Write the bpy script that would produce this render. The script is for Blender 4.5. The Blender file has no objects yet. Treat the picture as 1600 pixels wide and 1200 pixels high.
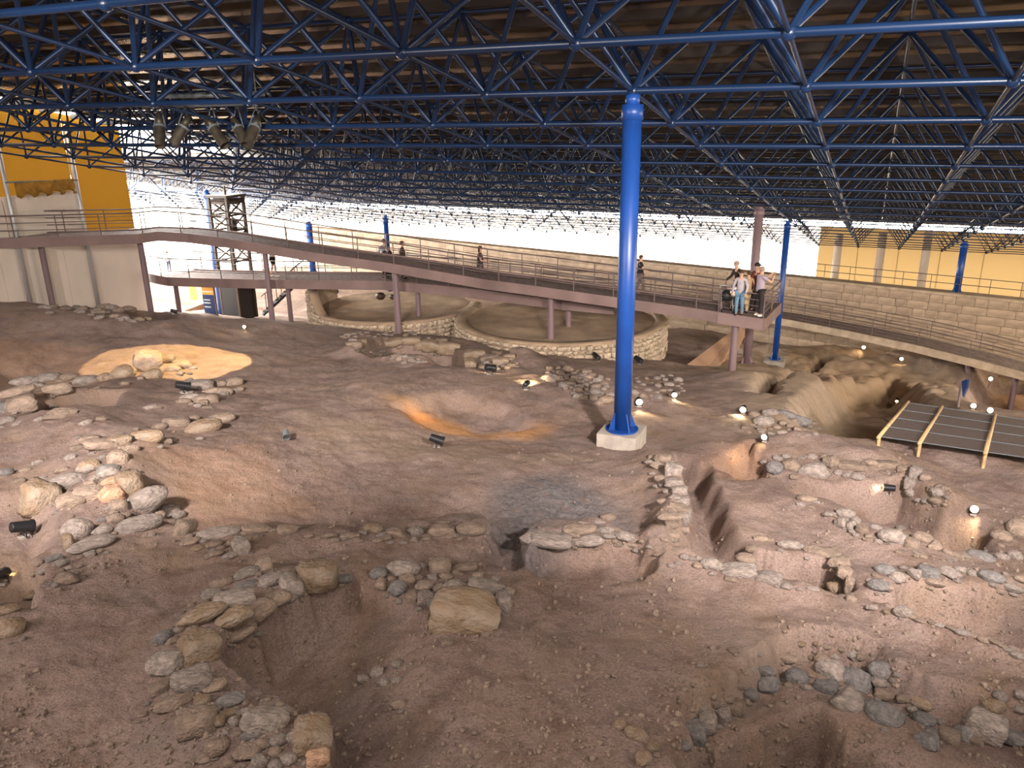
import bpy, bmesh, math, random
import numpy as np
from mathutils import Vector, Matrix
random.seed(7); rng = np.random.default_rng(7)
C = bpy.context.scene.collection
SC = bpy.context.scene

# ------------------------------------------------------------------ camera
F = 1245.6; PITCH = 0.32302; ROLL = 0.01393
_f = np.array([0, math.cos(PITCH), -math.sin(PITCH)]); _r = np.array([1., 0, 0]); _d = np.cross(_f, _r)
M = np.array([_r*math.cos(ROLL)+_d*math.sin(ROLL), -_r*math.sin(ROLL)+_d*math.cos(ROLL), _f])   # right, down, forward
cam = bpy.data.cameras.new('camera'); cam.sensor_width = 36; cam.lens = F/1600*36; cam.clip_end = 500
co = bpy.data.objects.new('camera', cam); C.objects.link(co); SC.camera = co
co.matrix_world = Matrix(((M[0][0], -M[1][0], -M[2][0], 0), (M[0][1], -M[1][1], -M[2][1], 0), (M[0][2], -M[1][2], -M[2][2], 0), (0, 0, 0, 1)))
# ------------------------------------------------------------------ world, lights, exposure
SC.view_settings.view_transform = 'Standard'; SC.view_settings.look = 'None'
SC.view_settings.gamma = 1; SC.view_settings.use_curve_mapping = False
SC.view_settings.exposure = 0.0
W = bpy.data.worlds.new('overcast_sky'); SC.world = W; W.use_nodes = True
bg = W.node_tree.nodes['Background']; bg.inputs[0].default_value = (1, .965, .91, 1); bg.inputs[1].default_value = 22.0

def area(name, loc, aim, sx, sy, power, col=(1, 1, 1)):
    l = bpy.data.lights.new(name, 'AREA'); l.shape = 'RECTANGLE'; l.size = sx; l.size_y = sy; l.energy = power; l.color = col
    o = bpy.data.objects.new(name, l); C.objects.link(o); o.location = loc
    o.rotation_euler = (Vector(aim)-Vector(loc)).to_track_quat('-Z', 'Y').to_euler()
    return o
def spot(name, loc, aim, power, angle, blend=.3, col=(1, .72, .38), rad=.05):
    l = bpy.data.lights.new(name, 'SPOT'); l.energy = power; l.spot_size = angle; l.spot_blend = blend; l.color = col; l.shadow_soft_size = rad
    o = bpy.data.objects.new(name, l); C.objects.link(o); o.location = loc
    o.rotation_euler = (Vector(aim)-Vector(loc)).to_track_quat('-Z', 'Y').to_euler()
    return o

# ------------------------------------------------------------------ roof grid frame
A = 2.6
U = np.array([.9084, -.4181, 0]); Wd = np.array([.4105, .8918, -.1906]); Nn = np.cross(U, Wd)
B = 1.0353*A; P0 = np.array([.7638, 5.1786, .1421])*A
WH = np.array([.4181, .9084, 0])
def node(i, j, k=0.): return P0+i*A*U+j*B*Wd+k*Nn
def proj(P):
    c = np.asarray(P) @ M.T
    return 800+F*c[..., 0]/c[..., 2], 600+F*c[..., 1]/c[..., 2], c[..., 2]
def ray(px, py): return np.array([(px-800)/F, (py-600)/F, 1.]) @ M
def pt(px, py, dep): return ray(px, py)*dep
def atz(px, py, z): r = ray(px, py); return r*(z/r[2])

# daylight by the left bay; unseen right light and floods added as fill
_c = node(-19.6, 11.5); area('daylight_left_bay', (_c[0], _c[1], _c[2]-2.2), (_c[0]+U[0]*10, _c[1]+U[1]*10, _c[2]-4.6), 30, 6, 13000, (1, .95, .88))
_c = node(7.2, 6); area('right_fill_light', (_c[0], _c[1], _c[2]-1.5), (_c[0]-U[0]*10, _c[1]-U[1]*10, _c[2]-5.5), 24, 4, 4200, (1, .86, .66))  # warm fill added before the closed right wall, out of frame
for _x, _p in ((-15, 8000), (-6, 12000), (4, 14000), (14, 13500)):
    spot('fill_floodlight', (_x, 2.6-.2*_x, 1.0), (_x*1.02, 24-.2*_x, -8.2), _p, math.radians(70), 1., (1, .89, .83), .35)  # unseen floods added to light the open floor

area('near_fill_light', (-13, -.6, .6), (-1, 9, -5), 7, 2, 1000, (1, .88, .82)).data.spread = math.radians(120)  # unseen fill added for the near ground, left
area('near_fill_light', (9, -1.6, .6), (4, 9, -5), 7, 2, 700, (1, .88, .82)).data.spread = math.radians(120)  # unseen fill added for the near ground, right
area('overhead_fill_light', (0, .8, 2.2), (0, 5.8, -5), 18, 1.6, 720, (1, .87, .78)).data.spread = math.radians(150)  # unseen overhead fill added for the dark near centre
for _x, _p in ((-6, 9000), (5, 9000), (16, 7000)):
    spot('fill_floodlight', (_x, 2.6-.2*_x, .8), (_x*1.05+1, 36-.25*_x, -8.8), _p, math.radians(34), 1., (1, .90, .80), .35)  # unseen narrow floods added to lift the far enclosures
# ------------------------------------------------------------------ materials
MATS = {}
def nd(t, typ, **kw):
    n = t.nodes.new(typ)
    for k, v in kw.items(): setattr(n, k, v)
    return n
def mat(name, col, rough=.8, metal=0., var=.0, vscale=4., bump=0., bscale=20., obj_var=0., spec=.4, emit=None, col2=None, rust=None):
    m = bpy.data.materials.new(name); m.use_nodes = True; t = m.node_tree; b = t.nodes['Principled BSDF']
    b.inputs['Roughness'].default_value = rough; b.inputs['Metallic'].default_value = metal; b.inputs['Specular IOR Level'].default_value = spec
    c4 = (*col, 1)
    out = None
    tc = nd(t, 'ShaderNodeTexCoord')
    if var > 0 or col2:
        n = nd(t, 'ShaderNodeTexNoise'); n.inputs['Scale'].default_value = vscale; n.inputs['Detail'].default_value = 6
        t.links.new(tc.outputs['Object'], n.inputs['Vector'])
        r = nd(t, 'ShaderNodeValToRGB'); r.color_ramp.elements[0].position = .35; r.color_ramp.elements[1].position = .68
        c2 = col2 or tuple(min(1, c*(1+var)) for c in col)
        r.color_ramp.elements[0].color = (*[c*(1-var) for c in col], 1); r.color_ramp.elements[1].color = (*c2, 1)
        t.links.new(n.outputs['Fac'], r.inputs['Fac']); out = r.outputs['Color']
    if obj_var > 0:
        oi = nd(t, 'ShaderNodeObjectInfo'); h = nd(t, 'ShaderNodeHueSaturation')
        mr = nd(t, 'ShaderNodeMapRange'); mr.inputs['To Min'].default_value = 1-obj_var; mr.inputs['To Max'].default_value = 1+obj_var
        t.links.new(oi.outputs['Random'], mr.inputs['Value']); t.links.new(mr.outputs[0], h.inputs['Value'])
        if out: t.links.new(out, h.inputs['Color'])
        else: h.inputs['Color'].default_value = c4
        out = h.outputs['Color']
    if out: t.links.new(out, b.inputs['Base Color'])
    else: b.inputs['Base Color'].default_value = c4
    if bump > 0:
        n2 = nd(t, 'ShaderNodeTexNoise'); n2.inputs['Scale'].default_value = bscale; n2.inputs['Detail'].default_value = 8
        t.links.new(tc.outputs['Object'], n2.inputs['Vector'])
        bp = nd(t, 'ShaderNodeBump'); bp.inputs['Strength'].default_value = bump; bp.inputs['Distance'].default_value = .05
        t.links.new(n2.outputs['Fac'], bp.inputs['Height']); t.links.new(bp.outputs[0], b.inputs['Normal'])
    if emit:
        b.inputs['Emission Color'].default_value = (*emit[0], 1); b.inputs['Emission Strength'].default_value = emit[1]
    MATS[name] = m; return m
def translucent(name, col, frac=1., dif=(.5, .5, .5)):
    m = bpy.data.materials.new(name); m.use_nodes = True; t = m.node_tree
    for n in list(t.nodes): t.nodes.remove(n)
    o = nd(t, 'ShaderNodeOutputMaterial'); tr = nd(t, 'ShaderNodeBsdfTranslucent'); di = nd(t, 'ShaderNodeBsdfDiffuse'); mx = nd(t, 'ShaderNodeMixShader')
    tr.inputs[0].default_value = (*col, 1); di.inputs[0].default_value = (*dif, 1); mx.inputs[0].default_value = frac
    t.links.new(di.outputs[0], mx.inputs[1]); t.links.new(tr.outputs[0], mx.inputs[2]); t.links.new(mx.outputs[0], o.inputs[0])
    MATS[name] = m; return m

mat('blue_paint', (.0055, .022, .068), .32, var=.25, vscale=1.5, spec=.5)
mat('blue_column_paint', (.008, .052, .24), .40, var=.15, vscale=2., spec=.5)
mat('purple_steel', (.19, .13, .14), .5, var=.15, vscale=1.)
mat('walkway_paint', (.20, .135, .125), .6, var=.18, vscale=.8, bump=.1, bscale=30)
mat('walkway_deck', (.17, .13, .12), .8, var=.3, vscale=6, bump=.2, bscale=60)
mat('rail_steel', (.13, .095, .09), .45)
mat('pale_steel', (.5, .5, .5), .4, metal=.5)
mat('concrete', (.33, .295, .255), .9, var=.15, vscale=5, bump=.25, bscale=25)
mat('white_wall', (.72, .64, .56), .9, var=.06, vscale=.6, bump=.08, bscale=15)
mat('stone_block', (.39, .295, .215), .9, var=.2, vscale=1.5, bump=.5, bscale=8, obj_var=.08)
mat('stone_pale', (.46, .37, .27), .9, var=.25, vscale=3, bump=.6, bscale=9, obj_var=.14)
mat('coping', (.42, .33, .24), .9, var=.2, vscale=2, bump=.3)
mat('mortar', (.36, .27, .195), .95, var=.2, vscale=2, bump=.5, bscale=10)
mat('soil_fill', (.36, .26, .175), .95, var=.2, vscale=1.2, bump=.5, bscale=9)
mat('tan_render', (.46, .28, .18), .95, var=.1, vscale=.8, bump=.2, bscale=12)
mat('stone_grey', (.24, .20, .175), .9, var=.32, vscale=5, bump=.7, bscale=11, obj_var=.16)
mat('stone_brown', (.25, .19, .15), .9, var=.3, vscale=4, bump=.7, bscale=10, obj_var=.18, col2=(.28, .21, .16))
mat('stone_ochre', (.29, .20, .125), .9, var=.3, vscale=3, bump=.8, bscale=9, obj_var=.14, col2=(.27, .215, .165))
mat('stone_blue', (.16, .147, .14), .9, var=.3, vscale=6, bump=.6, bscale=12, obj_var=.14)
mat('stone_orange', (.40, .25, .16), .9, var=.25, vscale=3, bump=.6, bscale=9)  # orange stone; also paints the lit end of a pit-wall block
mat('black_metal', (.015, .016, .018), .35)
mat('dark_door', (.02, .017, .015), .3)
mat('tower_brown', (.04, .025, .016), .5, var=.2)
mat('panel_yellow', (.75, .36, .06), .6)
mat('panel_navy', (.012, .03, .10), .5)
mat('panel_text', (.7, .7, .66), .6)
mat('wood_pole', (.42, .28, .14), .7, var=.2, vscale=9)
mat('mesh_dark', (.105, .078, .068), .8, var=.35, vscale=40, bump=.3, bscale=80)
mat('old_lamp_metal', (.065, .056, .042), .45, metal=.4, var=.3, vscale=6)
mat('pipe_grey', (.17, .20, .22), .4, metal=.3)
mat('lamp_glass', (.9, .85, .7), .2, emit=((1, .86, .58), 14))
mat('dark_glass', (.05, .05, .05), .1)
mat('roof_sheet', (.44, .32, .18), .22, metal=1., var=.3, vscale=.6, bump=.05, bscale=5)
mat('purlin', (.035, .026, .022), .5)
mat('tarp', (.55, .33, .07), .7, var=.2, bump=.6, bscale=5)
mat('skin', (.55, .33, .24), .6)
translucent('sheet_white', (.92, .9, .85), 1.)
translucent('sheet_yellow', (.325, .262, .168), .9, (.6, .42, .16))
translucent('sheet_amber', (.19, .128, .043), .8, (.66, .38, .05))

def roof_corrugation():
    m = MATS['roof_sheet']; t = m.node_tree; b = t.nodes['Principled BSDF']
roof_corrugation()

# ------------------------------------------------------------------ mesh helpers
def mobj(name, bm, m, parent=None, smooth=False, matlist=None):
    me = bpy.data.meshes.new(name); bm.to_mesh(me); bm.free()
    for mm in (matlist or [m]): me.materials.append(MATS[mm] if isinstance(mm, str) else mm)
    if smooth:
        for p in me.polygons: p.use_smooth = True
    o = bpy.data.objects.new(name, me); C.objects.link(o)
    if parent: o.parent = parent
    return o
def inst(name, me, mtx, parent=None):
    o = bpy.data.objects.new(name, me); C.objects.link(o)
    if parent: o.parent = parent
    o.matrix_basis = mtx
    return o
def thing(name, label, cat, loc=(0, 0, 0), rz=0, group=None, kind=None):
    o = bpy.data.objects.new(name, None); C.objects.link(o); o.empty_display_size = .2
    o.location = tuple(float(v) for v in loc); o.rotation_euler = (0, 0, rz)
    if label: o['label'] = label
    if cat: o['category'] = cat
    if group: o['group'] = group
    if kind: o['kind'] = kind
    return o
def tag(o, label=None, cat=None, group=None, kind=None):
    for k, v in (('label', label), ('category', cat), ('group', group), ('kind', kind)):
        if v: o[k] = v
    return o
def box(bm, c, s, R=None):
    r = bmesh.ops.create_cube(bm, size=1)['verts']
    for v in r:
        p = Vector((v.co.x*s[0], v.co.y*s[1], v.co.z*s[2]))
        if R is not None: p = R @ p
        v.co = p+Vector(c)
    return r
def align(d):
    return Vector(d).normalized().to_track_quat('Z', 'Y').to_matrix()
def tube(bm, a, b, r, n=8, r2=None, caps=True):
    a = Vector(a); b = Vector(b); d = b-a; L = d.length
    if L < 1e-6: return []
    vs = bmesh.ops.create_cone(bm, cap_ends=caps, segments=n, radius1=r, radius2=r if r2 is None else r2, depth=L)['verts']
    R = align(d); mid = (a+b)/2
    for v in vs: v.co = R @ v.co + mid
    return vs
def sphere(bm, c, s, u=10, v=7, R=None):
    vs = bmesh.ops.create_uvsphere(bm, u_segments=u, v_segments=v, radius=1)['verts']
    for q in vs:
        p = Vector((q.co.x*s[0], q.co.y*s[1], q.co.z*s[2]))
        if R is not None: p = R @ p
        q.co = p+Vector(c)
    return vs
def prism(bm, pts, dz):
    """solid with polygon pts (3d) as its top, extruded down by the vector dz"""
    dz = Vector(dz)
    t = [bm.verts.new(Vector(p)) for p in pts]; b = [bm.verts.new(Vector(p)+dz) for p in pts]
    n = len(pts)
    bm.faces.new(t); bm.faces.new(b[::-1])
    for k in range(n): bm.faces.new((t[k], b[k], b[(k+1) % n], t[(k+1) % n]))
    bmesh.ops.recalc_face_normals(bm, faces=bm.faces)
def unit_cyl(n):
    bm = bmesh.new(); bmesh.ops.create_cone(bm, cap_ends=True, segments=n, radius1=1, radius2=1, depth=1)
    for v in bm.verts: v.co.z += .5
    return bm
def cyl_mesh(name, n, m):
    bm = unit_cyl(n); me = bpy.data.meshes.new(name); bm.to_mesh(me); bm.free(); me.materials.append(MATS[m])
    for p in me.polygons: p.use_smooth = len(p.vertices) == 4
    return me
def box_mesh(name, m):
    bm = bmesh.new(); bmesh.ops.create_cube(bm, size=1); me = bpy.data.meshes.new(name); bm.to_mesh(me); bm.free(); me.materials.append(MATS[m]); return me
def seg_mtx(a, b, r):
    a = Vector(a); d = Vector(b)-a
    return Matrix.Translation(a) @ align(d).to_4x4() @ Matrix.Diagonal((r, r, d.length, 1))
def loc_parent_mtx(o): return Matrix.LocRotScale(o.location, o.rotation_euler, None).inverted()

# ------------------------------------------------------------------ terrain
def vnoise(x, y, seed):
    xi = np.floor(x).astype(np.int64); yi = np.floor(y).astype(np.int64); fx = x-xi; fy = y-yi
    fx = fx*fx*fx*(fx*(fx*6-15)+10); fy = fy*fy*fy*(fy*(fy*6-15)+10)
    def h(a, b):
        n = (a*374761393+b*668265263+seed*1442695041) & 0xffffffff
        n = ((n ^ (n >> 13))*1274126177) & 0xffffffff
        return ((n ^ (n >> 16)) & 0xffff)/65535.
    return (h(xi, yi)*(1-fx)+h(xi+1, yi)*fx)*(1-fy)+(h(xi, yi+1)*(1-fx)+h(xi+1, yi+1)*fx)*fy-.5
def fbm(x, y, sc, oct, seed, gain=.5):
    s = np.zeros_like(x); a = 1.
    for k in range(oct):
        s += a*vnoise(x*sc+17.3*k, y*sc-9.1*k, seed+k); sc *= 2.03; a *= gain
    return s
S_P = [-8, 0, 4, 8, 13, 16, 19, 24, 27, 29.5, 31.5, 35, 39.5, 46, 60, 80]
Z_P = [-4.3, -4.42, -4.6, -5.0, -5.62, -5.95, -6.45, -7.75, -8.55, -9.3, -9.75, -10.6, -11.8, -12.6, -13.2, -13.6]
def base(x, y):
    s = .418*x+.908*y
    z = (np.interp(s-.9, S_P, Z_P)+np.interp(s-.3, S_P, Z_P)+np.interp(s+.3, S_P, Z_P)+np.interp(s+.9, S_P, Z_P))/4
    return z
def march(hf, px, py, lift=0., t0=4., t1=80.):
    px = np.atleast_1d(np.asarray(px, float)); py = np.atleast_1d(np.asarray(py, float))
    r = np.stack([(px-800)/F, (py-600)/F, np.ones_like(px)], -1) @ M
    t = np.full(px.shape, t0); done = np.zeros(px.shape, bool); st = 1.0
    lift = np.broadcast_to(np.asarray(lift, float), px.shape)
    while True:
        t2 = t*1.008
        p = r*t2[:, None]
        below = p[:, 2]-lift < hf(p[:, 0], p[:, 1])
        done |= below | (t2 > t1)
        if done.all(): break
        t = np.where(done, t, t2)
    lo = t.copy(); hi = t*1.008
    for _ in range(8):
        mid = (lo+hi)/2; p = r*mid[:, None]
        below = p[:, 2]-lift < hf(p[:, 0], p[:, 1])
        hi = np.where(below, mid, hi); lo = np.where(below, lo, mid)
    return r*hi[:, None]
def G(pts):
    a = np.array(pts, float); return march(base, a[:, 0], a[:, 1])[:, :2]
def sdpoly(poly, x, y):
    """signed distance, positive inside"""
    d = np.full(x.shape, 1e9); ins = np.zeros(x.shape, bool); n = len(poly)
    for k in range(n):
        ax, ay = poly[k]; bx, by = poly[(k+1) % n]; ex, ey = bx-ax, by-ay
        t = np.clip(((x-ax)*ex+(y-ay)*ey)/(ex*ex+ey*ey+1e-12), 0, 1)
        d = np.minimum(d, (x-ax-t*ex)**2+(y-ay-t*ey)**2)
        c = (ay > y) != (by > y)
        ins ^= c & (x < (bx-ax)*(y-ay)/(by-ay+1e-12)+ax)
    return np.where(ins, 1, -1)*np.sqrt(d)
def dline(pl, x, y):
    d = np.full(x.shape, 1e9)
    for k in range(len(pl)-1):
        ax, ay = pl[k]; ex, ey = pl[k+1][0]-ax, pl[k+1][1]-ay
        t = np.clip(((x-ax)*ex+(y-ay)*ey)/(ex*ex+ey*ey+1e-12), 0, 1)
        d = np.minimum(d, (x-ax-t*ex)**2+(y-ay-t*ey)**2)
    return np.sqrt(d)
sstep = lambda t: np.clip(t, 0, 1)**2*(3-2*np.clip(t, 0, 1))
# (pixel polygon, depth m, edge width m, optional ramp A->B)
PITS = [
 ([(215,790),(205,755),(235,715),(330,690),(460,660),(620,665),(760,690),(930,720),(1010,735),(1048,790),(1035,848),(985,845),(900,812),(840,832),(800,832),(750,812),(650,822),(560,830),(450,823),(330,832),(285,815)], .46, .5, ((480,830),(560,700))),
 ([(505,925),(560,905),(650,955),(720,1000),(760,1100),(700,1260),(520,1260),(507,1140),(450,1100),(360,1070),(335,1030),(400,985),(460,945)], .75, .16, ((380,1040),(740,1000))),
 ([(1065,1175),(1098,1115),(1180,1082),(1290,1062),(1330,1110),(1390,1150),(1480,1175),(1560,1185),(1660,1200),(1660,1330),(1080,1330)], .65, .2, None),
 ([(1045,1330),(1050,1095),(1130,1035),(1230,985),(1340,985),(1440,1050),(1540,1075),(1680,1090),(1680,1330)], .42, .28, None),
 ([(768,815),(832,828),(828,888),(800,893),(768,882)], .40, .2, None),
 ([(825,882),(850,852),(1000,850),(1035,875),(990,905),(890,912),(840,902)], .30, .22, None),
 ([(1050,700),(1110,720),(1145,800),(1165,850),(1130,885),(1040,868),(1040,845),(1072,800),(1072,770)], .55, .35, None),
 ([(1172,875),(1190,850),(1300,872),(1326,908),(1300,917),(1230,905),(1185,893)], .5, .14, None),
 ([(1372,925),(1420,905),(1640,925),(1680,1010),(1590,1022),(1480,985),(1400,960)], .5, .2, None),
 ([(1205,730),(1290,745),(1420,750),(1480,785),(1540,812),(1560,855),(1500,868),(1430,835),(1340,800),(1250,768)], .75, .35, None),
 ([(1112,716),(1180,700),(1200,735),(1150,745)], .4, .25, None),
 ([(545,545),(600,532),(700,540),(770,556),(800,582),(740,580),(660,566),(580,558)], .9, .35, None),
 ([(620,634),(720,622),(800,640),(840,662),(770,670),(690,664),(650,652)], .24, .45, None),
 ([(190,488),(250,490),(340,503),(350,514),(270,514),(210,502)], 1.0, .5, None),
 ([(-80,545),(120,550),(160,585),(120,600),(30,605),(-80,640)], .6, 2.6, None),
 ([(45,625),(120,612),(200,612),(190,640),(100,660),(30,662)], .35, .35, None),
 ([(-80,880),(55,880),(75,900),(50,940),(-80,960)], .45, .3, None),
 ([(-80,770),(40,765),(90,800),(100,850),(40,880),(-80,890)], .25, .4, None),
 ([(1240,655),(1262,618),(1320,596),(1400,590),(1440,612),(1480,645),(1480,700),(1380,692),(1300,686)], 1.3, 1.1, None),
 ([(1300,556),(1390,552),(1410,572),(1330,575)], .5, .8, None),
 ([(1510,600),(1560,575),(1700,600),(1700,660),(1530,640)], 1.3, 1.2, None),
]
RIDGES = [  # (pixel polyline, height, half width)
 ([(430,838),(560,845),(700,842),(755,838)], .14, .5),
 ([(500,912),(420,925),(330,985),(290,1050),(330,1120),(450,1165)], .16, .45),
 ([(600,905),(700,915),(770,940)], .12, .5),
 ([(1020,722),(1055,760),(1065,810),(1050,850)], .22, .5),
 ([(830,850),(930,830),(1000,845)], .14, .35),
 ([(1060,875),(1150,895),(1230,915)], .10, .25),
 ([(0,640),(90,655),(170,690),(200,745)], .25, .7),
 ([(1120,700),(1250,700),(1420,735),(1470,780)], .22, .5),
 ([(1270,790),(1330,815),(1400,845),(1480,860)], .16, .45),
 ([(1380,900),(1480,895),(1580,915)], .14, .4),
 ([(1400,958),(1480,985),(1560,1005),(1640,1035)], .18, .25),
 ([(1280,1020),(1330,1060),(1400,1100)], .18, .45),
 ([(0,505),(120,515),(260,522),(420,520)], .45, 1.6),
 ([(640,600),(760,600),(860,620)], .28, 1.6),
 ([(560,548),(660,566)], .25, .6), ([(740,558),(800,575)], .35, .8),
 ([(820,580),(900,595),(960,615)], .35, 1.0),
 ([(1240,560),(1330,545)], .4, 1.8), ([(1400,572),(1480,588)], .7, 1.6), ([(1160,600),(1240,600)], .35, 1.2),
 ([(1250,700),(1400,690),(1600,735)], .2, .8),
]
PITS_W = [(G(p), d, e, (G(r) if r else None)) for p, d, e, r in PITS]
RIDGES_W = [(G(p), h, w) for p, h, w in RIDGES]
CRACK = G([(1190,612),(1235,592),(1290,562)])
def height(x, y):
    x = np.asarray(x, float); y = np.asarray(y, float)
    wx = x+.25*fbm(x, y, .9, 3, 5); wy = y+.25*fbm(x, y, .9, 3, 6)
    cx = x+.20*fbm(x, y, 1.6, 5, 15, .6); cy = y+.20*fbm(x, y, 1.6, 5, 16, .6)
    z = base(x, y)
    far = np.clip((np.hypot(x, y)-14)/20, 0, 1)
    z = z+.30*fbm(x, y, .22, 4, 1)*(.6+.8*far)+.05*fbm(x, y, 1.7, 4, 2)
    rock = sstep((x-9)/3)*sstep((y-22)/4)*sstep((46-y)/6)
    z = z+rock*(.45*fbm(x, y, .4, 5, 9)+.38*np.abs(fbm(x, y, .9, 5, 10)))
    for P, d, e, R in PITS_W:
        lo = P.min(0)-1; hi = P.max(0)+1
        m = (x > lo[0]) & (x < hi[0]) & (y > lo[1]) & (y < hi[1])
        if not m.any(): continue
        sd = sdpoly(P, wx[m] if e > .3 else cx[m], wy[m] if e > .3 else cy[m])
        k = d*sstep(sd/e+.3)
        if R is not None:
            ax = R[1]-R[0]; t = ((x[m]-R[0][0])*ax[0]+(y[m]-R[0][1])*ax[1])/(ax@ax); k = k*(1-sstep(t))
        z[m] -= k
    for P, h, w in RIDGES_W:
        lo = P.min(0)-3*w; hi = P.max(0)+3*w
        m = (x > lo[0]) & (x < hi[0]) & (y > lo[1]) & (y < hi[1])
        if not m.any(): continue
        z[m] += h*np.exp(-(dline(P, wx[m], wy[m])/w)**2)
    z = z-.8*np.exp(-(dline(CRACK, wx, wy)/.22)**2)
    return z

NR, NT = 780, 760
rr = 2.2*np.exp(np.linspace(0, math.log(78/2.2), NR)); th = np.radians(np.linspace(-56, 50, NT))
RR, TT = np.meshgrid(rr, th, indexing='ij'); X = RR*np.sin(TT); Y = RR*np.cos(TT)
# keep the soil of the hall inside the left wall plane
Z = height(X.ravel(), Y.ravel()).reshape(X.shape)
Z += .035*fbm(X, Y, 2.6, 4, 22, .6)*(RR < 30)+.014*fbm(X, Y, 9., 3, 21)
def hgrid(x, y):
    r = np.hypot(x, y); a = np.clip(np.log(np.maximum(r, 2.21)/2.2)/math.log(78/2.2)*(NR-1), 0, NR-1.001); b = np.clip((np.arctan2(x, y)-th[0])/(th[-1]-th[0])*(NT-1), 0, NT-1.001)
    i = a.astype(int); j = b.astype(int); u_ = a-i; v_ = b-j
    return (Z[i, j]*(1-v_)+Z[i, j+1]*v_)*(1-u_)+(Z[i+1, j]*(1-v_)+Z[i+1, j+1]*v_)*u_
def H1(x, y): return float(hgrid(np.array([float(x)]), np.array([float(y)]))[0])
def on(px, py, lift=0.): return march(hgrid, px, py, lift)
V = np.stack([X, Y, Z], -1).reshape(-1, 3)
idx = np.arange(NR*NT).reshape(NR, NT)
Q = np.stack([idx[:-1, :-1], idx[:-1, 1:], idx[1:, 1:], idx[1:, :-1]], -1).reshape(-1, 4)
me = bpy.data.meshes.new('floor'); me.vertices.add(len(V)); me.vertices.foreach_set('co', V.astype(np.float32).ravel())
me.loops.add(Q.size); me.loops.foreach_set('vertex_index', Q[:, ::-1].astype(np.int32).ravel())
me.polygons.add(len(Q)); me.polygons.foreach_set('loop_start', np.arange(0, Q.size, 4, dtype=np.int32)); me.polygons.foreach_set('loop_total', np.full(len(Q), 4, np.int32))
me.polygons.foreach_set('use_smooth', np.ones(len(Q), bool)); me.update(calc_edges=True)
def mask(polys, soft):
    xs, ys = X.ravel(), Y.ravel(); m = np.zeros(xs.shape)
    wx = xs+.5*fbm(xs, ys, .8, 4, 31); wy = ys+.5*fbm(xs, ys, .8, 4, 32)
    for p, s in polys:
        P = G(p); m = np.maximum(m, s*sstep(sdpoly(P, wx, wy)/soft+.5))
    return m
ash = mask([([(720,800),(800,745),(900,735),(985,765),(960,800),(880,815),(830,835),(840,885),(780,890),(765,830)], 1.), ([(330,1120),(520,1000),(640,1030),(640,1200),(520,1200)], .25)], .9)
clay_glow = mask([([(618,630),(680,640),(760,655),(850,660),(830,672),(740,672),(660,660)], 1.), ([(-80,530),(130,545),(150,590),(-80,610)], .22), ([(1100,715),(1180,700),(1200,740),(1120,745)], .35), ([(230,720),(400,690),(480,780),(300,800)], .25), ([(1560,590),(1700,590),(1700,660),(1560,640)], .5), ([(1230,540),(1420,545),(1430,610),(1260,600)], .3)], .6)  # orange soil; also paints lamplight on the hollow rim and right-edge ground
pale = mask([([(460,640),(700,680),(930,720),(700,720),(500,700)], .5), ([(1100,560),(1300,520),(1500,560),(1500,680),(1200,690)], .8), ([(1040,1095),(1130,1035),(1240,985),(1260,1010),(1100,1080)], .5)], .8)
at = me.color_attributes.new('soil_mask', 'FLOAT_COLOR', 'POINT')
at.data.foreach_set('color', np.stack([ash, clay_glow, pale, np.ones_like(ash)], -1).astype(np.float32).ravel())

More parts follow.
